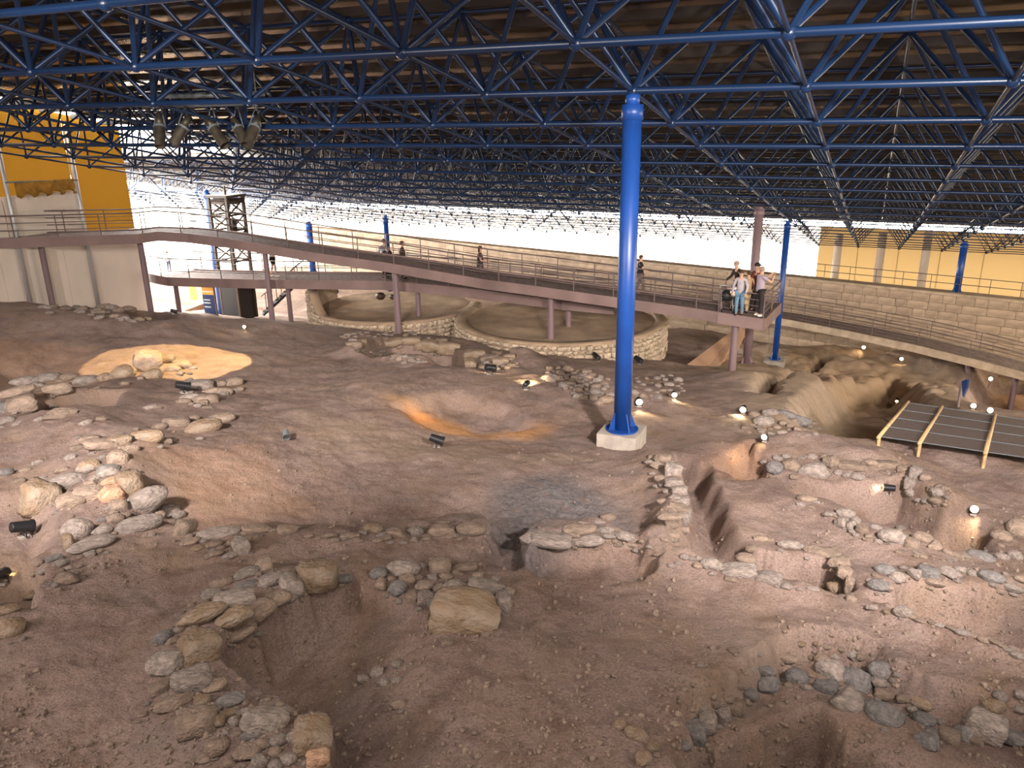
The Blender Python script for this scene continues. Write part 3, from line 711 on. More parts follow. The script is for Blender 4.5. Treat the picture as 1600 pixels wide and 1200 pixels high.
# stair behind the walkway posts
sb = pt(408, 492, 38.5); st = thing('steel_stair', 'dark steel stair with rails under the lower walkway right of the lift', 'stairs', sb, 0)
for k in range(8):
    bm = bmesh.new(); box(bm, (.25+.22*k, .4, .17+.19*k), (.28, .9, .04)); mobj('tread', bm, 'black_metal', st)
for y in (0, .85):
    bm = bmesh.new(); tube(bm, (.1, y, 0), (2.1, y, 1.72), .08, 4); mobj('stringer', bm, 'black_metal', st)
    bm = bmesh.new(); tube(bm, (.1, y, .9), (2.1, y, 2.5), .025, 6); mobj('handrail', bm, 'rail_steel', st)
    for k in range(4):
        bm = bmesh.new(); tube(bm, (.3+.55*k, y, .2+.47*k), (.3+.55*k, y, 1.06+.45*k), .02, 6); mobj('rail_post', bm, 'rail_steel', st)
# low counter wall in the bright entrance
lw = thing('entrance_wall', 'low sloping tan wall in the bright entrance under the lower walkway', 'wall', pt(300, 490, 42))
o0 = Vector(lw.location); a, b = Vector(pt(255, 493, 40)), Vector(pt(325, 468, 50))
bm = bmesh.new(); prism(bm, [p-o0 for p in (a, b, b+Vector((.4, 0, 0)), a+Vector((.4, 0, 0)))], (0, 0, -1.4)); mobj('wall_body', bm, 'tan_render', lw)
bm = bmesh.new(); box(bm, Vector(pt(302, 458, 46))-o0, (.4, .05, .8)); mobj('orange_notice', bm, 'panel_yellow', lw)
# ------------------------------------------------------------------ hanging theatre lights
hb = thing('spotlight_bar', 'pair of grey pipes hung under the roof carrying five spotlights', 'light bar', pt(320, 160, 19))
o0 = Vector(hb.location); DS = 19.
for (x0, y0, x1, y1, dz) in ((232, 151, 414, 147, 19.3), (222, 166, 411, 161, 18.8)):
    bm = bmesh.new(); tube(bm, Vector(pt(x0, y0, dz))-o0, Vector(pt(x1, y1, dz))-o0, .055, 10); mobj('pipe', bm, 'pipe_grey', hb, True)
for x in (245, 400):
    bm = bmesh.new(); tube(bm, Vector(pt(x, 165, 18.8))-o0, Vector(pt(x, 149, 19.3))-o0, .03, 6); mobj('link', bm, 'pipe_grey', hb)
    q = Vector(pt(x, 149, 19.3)); bm = bmesh.new(); tube(bm, q-o0, q-o0+Vector((0, 0, 1.1)), .02, 6); mobj('hanger', bm, 'pipe_grey', hb)
HEADS = [((249,178),(250,230),'leftmost hanging spotlight, pointing straight down'), ((296,182),(270,226),'second hanging spotlight from the left, tilted down to the left'), ((322,183),(352,228),'third hanging spotlight from the left, tilted down to the right'), ((365,186),(384,224),'fourth hanging spotlight, partly hidden behind the rightmost one'), ((405,182),(386,228),'rightmost hanging spotlight, its open front towards the camera')]
TGT = on(272, 571)[0]
for k, (a, b, lab) in enumerate(HEADS):
    dep = 18.75+(.25 if k == 3 else 0); A3 = Vector(pt(*a, dep)); B3 = Vector(pt(*b, dep-(.35 if k == 4 else .1)))
    h_ = thing('hanging_spotlight', lab, 'spotlight', A3, group='spotlights hung under the roof'); o1 = A3; d = (B3-A3); m1 = A3+d*.36
    bm = bmesh.new(); tube(bm, m1-o1, B3-o1, .125, 16, caps=False); tube(bm, m1-o1, m1-o1+d*.05, .125, 16); hs = mobj('lamp_housing', bm, 'old_lamp_metal', h_, True)
    bm = bmesh.new(); tube(bm, A3-o1, m1-o1, .085, 12, r2=.10); mobj('rear_cap', bm, 'old_lamp_metal', h_, True)
    bm = bmesh.new(); tube(bm, m1-o1, m1-o1+d*.06, .14, 16); mobj('collar_ring', bm, 'pipe_grey', hs)
    bm = bmesh.new(); tube(bm, B3-o1-d*.25, B3-o1-d*.24, .115, 16); mobj('lens', bm, 'dark_glass', hs)
    top = Vector(pt((a[0]+b[0])/2-(b[0]-a[0])*.25, 163, dep)); bm = bmesh.new()
    tube(bm, m1+Vector((-.14, 0, 0))-o1, top-o1, .015, 5); tube(bm, m1+Vector((.14, 0, 0))-o1, top-o1, .015, 5); tube(bm, top-o1+Vector((0, 0, -.03)), top-o1+Vector((0, 0, .08)), .06, 8); mobj('yoke', bm, 'pipe_grey', h_)
    if k == 2:
        spot('hanging_spotlight_beam', B3+d*.05, Vector(TGT)+Vector((0, .2, 0)), 5200, math.radians(38), .05, (1, .70, .32), .03)

# ------------------------------------------------------------------ stones
def stone_mesh(seed, kind):
    r = random.Random(seed); bm = bmesh.new(); bmesh.ops.create_icosphere(bm, subdivisions=3, radius=1)
    if kind == 'box':
        for v in bm.verts:
            c = v.co; m_ = max(abs(c.x), abs(c.y), abs(c.z)); q = c/m_; v.co = c*.14+Vector((q.x, q.y, q.z))*.86*.86
            v.co.x *= 1+.18*v.co.z*r.choice((-1, 1))*.5
    planes = {'round': 5, 'angular': 12, 'box': 4, 'slab': 8}[kind]
    dmin, dmax = {'round': (.74, .93), 'angular': (.52, .80), 'box': (.80, 1.0), 'slab': (.58, .85)}[kind]
    for _ in range(planes):
        n_ = Vector((r.gauss(0, 1), r.gauss(0, 1), r.gauss(0, 1))).normalized(); d = r.uniform(dmin, dmax)
        for v in bm.verts:
            e = v.co.dot(n_)-d
            if e > 0: v.co -= n_*e*.96
    if kind == 'slab':
        for v in bm.verts:
            if v.co.z > .45: v.co.z = .45+(v.co.z-.45)*.15
    o = Vector((r.uniform(0, 50), r.uniform(0, 50), r.uniform(0, 50)))
    from mathutils import noise
    for v in bm.verts:
        n_ = v.co.normalized(); v.co += n_*(.13*noise.noise(v.co*1.4+o)+.06*noise.noise(v.co*3.5+o)+.025*noise.noise(v.co*9+o))
    # fit the unit box
    for ax in range(3):
        lo = min(v.co[ax] for v in bm.verts); hi = max(v.co[ax] for v in bm.verts)
        for v in bm.verts: v.co[ax] = (v.co[ax]-lo)/(hi-lo)-.5
    return bm
STONES = {}
for kind, n in (('round', 7), ('angular', 7), ('box', 5), ('slab', 5)):
    for k in range(n):
        bm = stone_mesh(hash((k, len(kind))) % 9999+k, kind)
        me0 = bpy.data.meshes.new('stone'); bm.to_mesh(me0); bm.free()
        for p in me0.polygons: p.use_smooth = True
        for mm in ('stone_grey', 'stone_brown', 'stone_ochre', 'stone_blue', 'stone_orange', 'stone_pale'):
            m2 = me0.copy(); m2.name = 'stone'; m2.materials.append(MATS[mm]); STONES.setdefault((kind, mm), []).append(m2)
KCH = {'r': 'round', 'a': 'angular', 'b': 'box', 's': 'slab'}
MCH = {'g': 'stone_grey', 'b': 'stone_brown', 'o': 'stone_ochre', 'k': 'stone_blue', 'O': 'stone_orange'}
def place_stones(lst, parent, hfac=.78, name='stone'):
    """lst: (px, py, w, h, code); code = shape letter + colour letter"""
    if not lst: return
    a = np.array([(s[0], s[1], s[2], s[3]) for s in lst], float)
    g0 = on(a[:, 0], a[:, 1]); dep = g0 @ M[2]
    Wm = a[:, 2]*dep/F; Hm = a[:, 3]*dep/F
    hz = Hm*hfac
    c = on(a[:, 0], a[:, 1], hz*.18)
    pm0 = loc_parent_mtx(parent)
    for k, s in enumerate(lst):
        code = s[4] if len(s) > 4 else random.choice(('rg', 'ab', 'rb', 'ag', 'bb', 'rg'))
        me_ = random.choice(STONES[(KCH[code[0]], MCH[code[1]])])
        dp = min(max(Hm[k]*.95, Wm[k]*.5), Wm[k]*1.3)
        az = math.atan2(-c[k][0], c[k][1])     # long side across the view
        tilt = s[5] if len(s) > 5 else random.uniform(-.12, .12)
        E_ = Matrix.Rotation(az+random.uniform(-.2, .2), 3, 'Z') @ Matrix.Rotation(tilt, 3, 'Y') @ Matrix.Rotation(random.uniform(-.12, .12), 3, 'X')
        flip = -1 if random.random() < .5 and code[0] != 's' else 1
        if flip < 0: E_ = E_ @ Matrix.Rotation(math.pi, 3, 'Z')
        mt = Matrix.LocRotScale(Vector(c[k]), E_.to_quaternion(), Vector((Wm[k]*1.08, dp*1.08, hz[k]*1.12)))
        inst(name, me_, pm0 @ mt, parent)
def along(pl, n, size, spread, codes, aspect=.7):
    """n stones strewn along a pixel polyline"""
    P = np.array(pl, float); L_ = np.r_[0, np.cumsum(np.hypot(*np.diff(P, axis=0).T))]; out = []
    for k in range(n):
        t = (k+random.uniform(.2, .8))/n*L_[-1]; x = np.interp(t, L_, P[:, 0]); y = np.interp(t, L_, P[:, 1])
        w = random.uniform(*size); out.append((x+random.gauss(0, spread*.5), y+random.gauss(0, spread*.5)*.7, w, w*random.uniform(aspect*.8, aspect*1.2), random.choice(codes)))
    return out
def scatter(poly, n, size, codes, aspect=.75):
    P = np.array(poly, float); out = []; lo = P.min(0); hi = P.max(0)
    while len(out) < n:
        x = random.uniform(lo[0], hi[0]); y = random.uniform(lo[1], hi[1])
        if sdpoly(P, np.array([x]), np.array([y]))[0] > 0:
            w = random.uniform(*size)
            if all((x-o[0])**2+((y-o[1])*1.3)**2 > ((w+o[2])*.42)**2 for o in out) or random.random() < .02:
                out.append((x, y, w, w*random.uniform(aspect*.8, aspect*1.2), random.choice(codes)))
    return out
def wall(label, stones, cat='stone wall', name='stone_row', hfac=.78):
    cx = float(np.mean([s[0] for s in stones])); cy = float(np.mean([s[1] for s in stones])); p = on(cx, cy)[0]
    t = thing(name, label, cat, p); place_stones(stones, t, hfac)
    fill = []
    for q in stones:          # small wedged stones at the foot of the larger ones
        if q[2] > 24:
            for _ in range(random.choice((1, 2, 2, 3))):
                a_ = random.uniform(.2, 2.9)*random.choice((1, 1, -1)); w_ = random.uniform(7, 14)
                fill.append((q[0]+math.cos(a_)*(q[2]*.55+2), q[1]+math.sin(a_)*q[3]*.55+1, w_, w_*random.uniform(.55, .85), random.choice(GC)))
    place_stones(fill, t, hfac)
    return t
GC = ('rg', 'ag', 'rb', 'ab', 'rg', 'bb')
KC = ('rk', 'ak', 'rg', 'ag', 'ab')

wall('tumbled wall of ochre slabs and grey stones lining the dark pit at lower left', [
 (496,901,60,54,'bo'),(538,904,26,18,'sk'),(454,916,34,46,'bg'),(422,908,40,24,'sg'),(387,914,32,16,'rk'),(413,884,28,26,'ab'),(387,896,40,24,'rg'),(346,911,38,26,'ab'),(331,928,30,20,'rg'),
 (363,940,66,34,'sg',.15),(317,964,74,34,'so',-.15),(366,970,62,44,'so',-.4),(401,962,66,50,'sb',-.4),(430,940,50,34,'sb',-.3),(254,997,32,24,'rk'),(279,984,16,13,'rg'),(270,1002,22,14,'ab'),(311,1013,58,60,'bo'),(263,1037,62,50,'ag'),(299,1067,58,44,'ag'),(336,1073,36,30,'ab'),
 (254,1075,40,22,'bb'),(273,1099,58,32,'ab'),(317,1095,26,20,'bo'),(359,1095,44,26,'rk'),(328,1109,34,16,'rk'),(356,1114,28,14,'ro'),(381,1112,26,14,'rg'),(308,1127,60,46,'bb'),(343,1127,18,24,'ro'),(366,1128,18,20,'rg'),
 (413,1124,72,56,'ag',.2),(392,1149,32,16,'rk'),(338,1165,38,36,'ab'),(410,1162,28,20,'rb'),(387,1176,42,36,'ab'),(436,1156,30,20,'rg'),(462,1153,32,24,'rg'),(488,1150,58,62,'bo'),(497,1184,36,32,'bO'),(430,1176,20,18,'rb'),(451,1188,26,22,'rg'),(407,1192,26,26,'ag'),(430,1196,22,20,'rg'),
 (375,995,50,26,'sb',-.4),(284,984,12,9),(299,973,14,9),(268,982,11,8),(243,1008,10,8),(230,1100,14,9),(221,1117,18,12,'rb'),(320,1185,26,18,'ab'),(360,1192,22,16,'rb'),(352,1145,14,12),(300,945,13,9),(322,925,14,9),(285,958,11,8)])
wall('heap of small grey stones around a large squared tan boulder, left of centre foreground', [
 (726,958,104,74,'bo',.12),(760,921,58,28,'bg',.35),(786,944,26,44,'bg'),(794,924,20,20,'ab'),(747,898,17,14,'ab'),(711,916,38,25,'rg'),(726,887,38,17,'sb'),(688,884,33,28,'bb'),(630,890,50,33,'rg'),(660,884,19,12,'rg'),(636,907,25,20,'bb'),(621,920,30,28,'rk'),(663,917,27,24,'ab'),
 (591,897,27,24,'rk'),(596,912,19,22,'ab'),(644,934,19,20,'bb'),(667,937,29,30,'ag'),(624,938,13,13),(680,945,23,22,'rk'),(696,901,22,14),(685,920,19,17),(699,1005,19,13),(605,930,14,11),(612,905,14,12),(650,903,15,12,'ro'),(675,903,16,12),(697,930,18,13),(655,952,12,9),(701,948,20,14,'rb'),(775,905,16,12),(770,968,18,13,'ab'),(690,985,16,10)], 'stone heap', 'stone_heap')
wall('small ring of flat grey stones lying alone in the middle of the dark pit', [(570,1061,22,15,'sg'),(589,1052,21,20,'sg'),(600,1067,21,16,'rg'),(621,1038,19,18,'rg'),(620,1063,19,14,'rg'),(624,1100,28,21,'ab'),(605,1092,14,12,'ab'),(579,1049,12,9)], 'stone ring', 'hearth_ring')
wall('low row of small stones along the near edge of the large open floor', [
 (402,827,46,16,'sb'),(427,829,15,9),(450,829,32,18,'bb'),(483,838,15,9),(515,837,25,13,'rb'),(547,837,28,10,'sb'),(583,826,30,22,'ro'),(618,833,36,18,'ab'),(649,831,26,20,'rg'),(690,829,42,20,'sb'),(735,827,44,30,'rb'),(664,842,20,8),(600,841,24,7),(692,817,22,10,'sb'),(718,842,14,9),(560,845,14,7),(590,845,16,8),(630,848,14,7),(675,846,14,7),(497,842,12,7),(610,848,12,6),(705,838,12,8)])
wall('round stone basin half buried at the left end of the near floor edge', [
 (343,833,64,18,'sg'),(377,856,26,36,'bg'),(360,870,24,16,'sg'),(335,851,26,15,'rb'),(309,857,24,10,'ro'),(335,866,28,12,'rb'),(365,846,20,13,'rb'),(390,832,26,14,'rb'),(318,846,14,9),(346,856,16,9)], 'stone basin', 'stone_basin')
wall('grey boulders in a curving row left of the basin, the largest an oval one', [
 (227,782,66,44,'rg',-.3),(215,821,70,30,'rg',-.08),(180,811,25,23,'rb'),(196,804,17,15,'ab'),(160,812,16,11,'rk'),(262,798,33,27,'rg'),(277,806,25,18,'rg'),(288,826,36,36,'ab'),(298,847,30,18,'ab'),(248,806,19,17,'ab'),(121,829,44,44,'rg'),(160,830,30,20,'rg'),(144,851,68,26,'rg'),(140,867,17,12),(124,871,14,9),(146,884,17,10,'rb'),(155,862,14,10),(108,850,16,40,'bo')])
wall('loose small stones scattered below the pair of stacked boulders at far left', [
 (95,881,26,18,'rg'),(103,905,36,24,'ab'),(69,893,17,14,'rg'),(54,897,14,12,'rb'),(85,873,24,14,'ak'),(120,885,18,10),(62,880,14,10),(12,953,32,20,'ro'),(16,983,44,40,'ro'),(78,912,16,10),(130,902,14,9),(90,922,14,8),(50,930,26,16,'ro')], 'stones', 'scattered_stones')
wall('left bank topped with rounded stones and one leaning ochre slab', [
 (60,782,50,66,'bo',.3),(104,753,56,30,'rg'),(142,755,21,15,'ab'),(138,733,34,22,'rg'),(170,739,32,21,'rg'),(175,753,35,15,'sO'),(203,758,38,48,'bo'),(174,774,34,34,'bO'),(140,775,44,34,'bb'),(110,785,40,30,'bb'),(8,739,24,18,'rk'),(65,748,16,10),(74,753,14,9),(30,752,18,10),(185,790,26,20,'bb')])
wall('curved line of pale stones at left, between the terrace and the open floor', [
 (160,697,52,24,'sb',.2),(140,687,32,16,'sb'),(185,716,30,32,'rb'),(138,730,32,28,'ro'),(170,735,34,24,'rk'),(200,743,32,26,'rb'),(174,716,15,11),(187,690,34,22,'bo'),(228,683,50,28,'ro'),(275,662,40,22,'ab'),(250,667,24,16,'rb'),(205,700,24,16,'rb'),(160,715,16,10),(255,690,26,14,'ab'),(120,700,20,10),(110,715,18,12),(150,748,20,13),(95,735,22,13),(60,722,20,12),(40,735,18,12),(300,655,24,14,'rb')])
wall('row of large weathered blocks at far left below the lit ring', [
 (39,598,40,24,'rg'),(74,592,38,22,'rg'),(108,590,26,16,'rb'),(137,595,42,22,'rg'),(165,590,24,18,'ro'),(24,613,52,20,'ab'),(33,632,42,34,'bb'),(8,637,26,26,'bk'),(10,658,26,18,'rg'),(93,648,48,26,'ab'),(62,655,18,9),(134,661,20,12,'rg'),(158,655,14,9),(55,602,16,14),(90,608,40,22,'bb'),(30,660,10,8)])
wall('split boulder and stones standing in the bright ring of spotlight', [
 (193,583,36,28,'ro'),(231,568,40,46,'bb',.15),(238,586,32,24,'ro'),(265,577,32,20,'ro'),(285,571,28,22,'ro'),(249,563,44,24,'rb'),(172,590,20,16,'ro'),(296,584,9,6,'rk')])
wall('short run of stones in front of the bright ring, beside a black lamp', [
 (312,603,40,22,'bg'),(365,598,28,20,'rb'),(332,611,32,14,'ab'),(300,623,34,20,'rg'),(345,600,24,16,'ab'),(235,637,20,10,'rg'),(246,637,14,8),(287,628,22,14,'rb'),(320,625,40,20,'bb'),(350,612,26,16,'rb'),(318,668,52,30,'ro'),(345,655,40,22,'rb')])
wall('heap of dark stones on the back ridge at upper left before the white wall', [
 (150,474,26,16,'rb'),(164,468,30,20,'rb'),(175,481,19,13,'rg'),(185,484,17,13,'ab'),(200,484,24,15,'rb'),(213,481,16,12,'rb'),(103,455,38,12,'bb'),(140,470,14,10),(128,483,16,9),(150,486,14,9)]+along([(60,478),(130,486),(190,497),(230,500)], 24, (8,18), 8, GC, .55), 'stone heap', 'stone_heap')
wall('dry stone edge on the right of the open floor, before the main column', [
 (1035,717,26,18,'sb'),(1052,736,27,24,'bg'),(1027,728,24,16,'ab'),(1052,755,28,18,'bg'),(1032,747,20,13,'rb'),(1062,766,24,16,'bg'),(1054,777,19,10),(1065,783,24,18,'bg'),(1060,794,30,16,'bb'),(1068,808,22,30,'bg'),(1035,783,18,11,'rb'),(1046,808,36,14,'sb'),(1014,722,15,10),(1049,836,26,15,'bb'),(1068,828,18,16,'ab'),(1020,740,12,8),(1042,768,12,8),(1050,820,22,12,'bb'),(1026,760,13,8)])
wall('flat pale slabs and cobbles between the burnt patch and the small basin', [
 (853,844,78,25,'sg'),(906,827,48,19,'sb'),(919,846,52,21,'sg'),(935,817,21,11,'rg'),(950,809,24,18,'rb'),(943,829,32,16,'rg'),(950,838,24,10,'rg'),(976,839,30,19,'rg'),(1003,846,13,8),(994,861,13,10),(989,852,14,10),(894,836,24,12,'sb'),(820,846,12,16,'ab'),(965,850,14,8),(1015,855,12,8),(1027,866,13,9),(1005,862,10,7)])
wall('single row of rounded blocks ending in two long white stones, centre right', [
 (1069,870,15,13,'rg'),(1080,873,15,9,'rg'),(1091,873,11,12,'rg'),(1090,884,15,13,'rb'),(1112,882,34,24,'rg'),(1154,892,55,24,'bg'),(1200,904,43,24,'bg'),(1229,917,18,13,'rg'),(1269,920,22,8,'rg'),(1308,918,30,24,'ro'),(1328,915,16,30,'bb'),(1330,936,16,16,'rb'),(1060,880,12,8),(1048,884,13,8),(1290,921,13,8),(1250,921,12,7)])
wall('low kerb of flat stones around the small sunken room at centre right', [
 (1237,852,42,18,'rg'),(1284,864,54,19,'sb'),(1310,880,32,22,'sb'),(1320,895,22,22,'bb'),(1188,842,22,14,'rb'),(1165,874,29,22,'rb'),(1176,858,22,16,'rb'),(1200,844,16,10),(1262,858,14,9),(1158,885,16,10,'rb')])
wall('row of pale squared stones in front of the sunken room at right', [
 (1384,891,32,22,'rk'),(1428,898,20,17,'ag'),(1451,896,33,23,'bk'),(1483,896,34,24,'ag'),(1502,891,22,14,'rg'),(1519,896,21,15,'rg'),(1549,901,39,22,'rk'),(1580,918,32,16,'rg'),(1402,903,22,22,'rg'),(1372,915,31,22,'rk'),(1365,949,22,14,'ag'),(1386,956,14,10,'ro'),(1411,956,28,18,'sg'),(1385,918,22,15,'ab'),(1460,910,30,14,'rb'),(1412,887,13,9),(1595,905,20,14)]+along([(1425,965),(1480,982),(1540,998),(1598,1024)], 13, (12,24), 5, ('rb','sb','rg'), .5))
wall('rubble wall running down to the right below the two lit hollows', [
 (1261,780,29,16,'rb'),(1298,804,18,11),(1321,802,28,18,'rg'),(1315,817,22,26,'ag'),(1330,822,15,22,'rg'),(1337,814,15,15,'rg'),(1347,829,18,18,'ab'),(1367,824,21,12),(1396,839,43,29,'rg'),(1441,841,30,22,'rb'),(1424,851,24,22,'bb'),(1462,853,22,20,'ab'),(1433,869,12,8,'ro'),(1532,869,39,19,'rk'),(1566,871,21,15,'rg'),(1586,868,22,19,'rg'),(1593,827,36,40,'rb'),(1565,838,30,24,'rb'),(1378,836,12,10),(1358,838,12,9),(1480,862,15,11),(1495,868,18,11),(1509,870,13,9)]+along([(1275,792),(1330,830),(1420,868),(1500,878)], 20, (7,13), 8, GC))
wall('back row of mixed boulders behind the lit hollow, right of the main column', [
 (1210,731,25,24,'rk'),(1215,716,15,11),(1237,728,29,29,'rb'),(1228,713,13,10),(1269,714,15,11),(1272,736,46,33,'ag',-.2),(1298,723,24,30,'ab'),(1310,739,15,12),(1325,743,18,13,'rg'),(1340,745,21,15,'rg'),(1360,724,22,18,'rb'),(1387,728,34,18,'bb'),(1411,733,18,12,'bb'),(1431,739,19,23,'bg'),(1424,755,22,22,'bg'),(1423,770,19,15,'rg'),(1446,746,15,12),(1467,770,26,19,'rg'),(1470,760,18,11),(1465,783,25,13),(1448,783,15,11),(1330,728,42,15,'sb'),(1194,722,13,10),(1190,738,12,9),(1252,715,12,9),(1288,713,11,9),(1349,733,13,10),(1455,765,12,10),(1436,782,14,10)])
wall('pile of grey boulders under the viewing platform beside a bright lamp', [
 (1203,645,24,17,'rg'),(1229,647,29,14,'rk'),(1193,659,29,23,'rg'),(1224,662,14,13,'rb'),(1251,657,32,24,'ak'),(1235,665,11,8),(1279,670,11,8),(1178,648,17,15,'rb'),(1214,668,12,9),(1190,672,14,9),(1205,678,12,8),(1265,667,12,9),(1222,676,14,8)]+scatter([(1150,668),(1260,665),(1285,680),(1180,682)], 12, (6,11), GC), 'stone heap', 'stone_heap')
wall('collapsed dark boulders around the sunken room at the bottom right', [
 (1198,1069,38,36,'ak'),(1171,1083,30,20,'rk'),(1155,1071,17,13),(1194,1047,34,18,'ak'),(1245,1057,34,28,'rk'),(1268,1055,15,11,'ro'),(1299,1047,46,42,'ag'),(1336,1060,50,54,'ak'),(1379,1049,42,32,'rk'),(1330,1023,20,17,'ag'),(1346,1027,14,11),(1291,1076,35,26,'ak'),(1330,1096,54,44,'ag'),(1381,1113,58,48,'ak'),(1383,1086,32,17,'bb'),(1377,1067,34,20,'rg'),(1439,1100,31,20,'ro'),(1441,1125,37,28,'rk'),(1449,1158,37,36,'ak'),(1458,1146,26,17,'rk'),(1482,1154,31,31,'bb'),(1507,1146,34,38,'ak'),(1542,1133,54,50,'bg'),(1552,1102,34,28,'ro'),(1563,1088,22,21,'rg'),(1581,1150,48,32,'ak'),(1592,1108,20,16),(1313,1015,13,11),(1277,1006,12,8,'ro'),(1251,1006,16,11,'ro'),(1230,1028,30,18,'rb'),(1310,1080,22,16),(1355,1080,18,14),(1410,1092,18,12),(1425,1108,16,12),(1525,1160,22,16),(1470,1128,16,12),(1285,1030,24,16,'rb'),(1262,1075,20,13,'rg'),(1596,1085,20,16)])
wall('upright stones lining the left side of the sunken room at bottom right', [
 (1084,1146,37,40,'bk'),(1106,1129,28,37,'bg'),(1128,1117,26,29,'bg'),(1149,1104,24,28,'bb'),(1117,1099,18,14),(1100,1108,18,14),(1166,1096,18,16),(1070,1165,20,18,'ak'),(1138,1092,16,12)])
wall('four tan cobbles lying on the bank at the bottom, left of the dark room', [(968,1133,20,19,'ro'),(994,1147,38,24,'ro',.3),(1020,1167,20,20,'ro'),(1005,1187,27,30,'ro'),(1025,1180,12,10)], 'stones', 'scattered_stones')
wall('loose cobbles on the bank above the bottom right room', [(1146,1017,17,11,'rb'),(1268,1028,12,9,'ro'),(1226,1030,12,9),(1095,1040,13,8),(1060,1050,12,8),(1290,1010,16,11,'rb'),(1305,1027,15,10),(1185,1022,10,7)], 'stones', 'scattered_stones')
wall('jumbled rubble bank sloping down to the left of the main column', scatter([(862,572),(905,578),(950,592),(962,625),(930,632),(885,612),(850,590)], 70, (7,18), GC)+[(946,626,26,20,'ro'),(930,612,18,14,'rg'),(906,622,16,11,'rb')], 'stone heap', 'stone_heap')
wall('rubble to the right of the main column beside two bright lamps', scatter([(965,592),(1060,585),(1072,612),(1010,625),(972,612)], 40, (6,15), GC), 'stone heap', 'stone_heap')
wall('block-built corner of a ruin behind the backlit ground lamp', [(742,556,34,24,'bo'),(765,562,28,18,'bb'),(782,566,26,18,'bo'),(760,574,24,11,'bo'),(795,558,18,12,'bb'),(800,572,16,11,'bo'),(735,570,14,18,'bo'),(775,552,18,10,'bb')]+scatter([(740,555),(800,555),(810,576),(750,578)], 16, (6,12), GC))
wall('low rubble wall along the trench in front of the first stone enclosure', along([(563,548),(610,556),(664,566)], 46, (6,13), 7, GC, .6))
wall('blocks of earth and stone on the far side of the trench', [(553,540,26,16,'bb'),(566,536,16,14,'bo'),(612,535,36,13,'bo'),(640,532,34,14,'bo'),(672,540,34,22,'bo'),(700,544,36,24,'bo'),(690,533,18,10,'bb'),(655,541,18,14,'bo')]+along([(525,528),(560,522),(650,522)], 22, (6,11), 6, GC, .6))

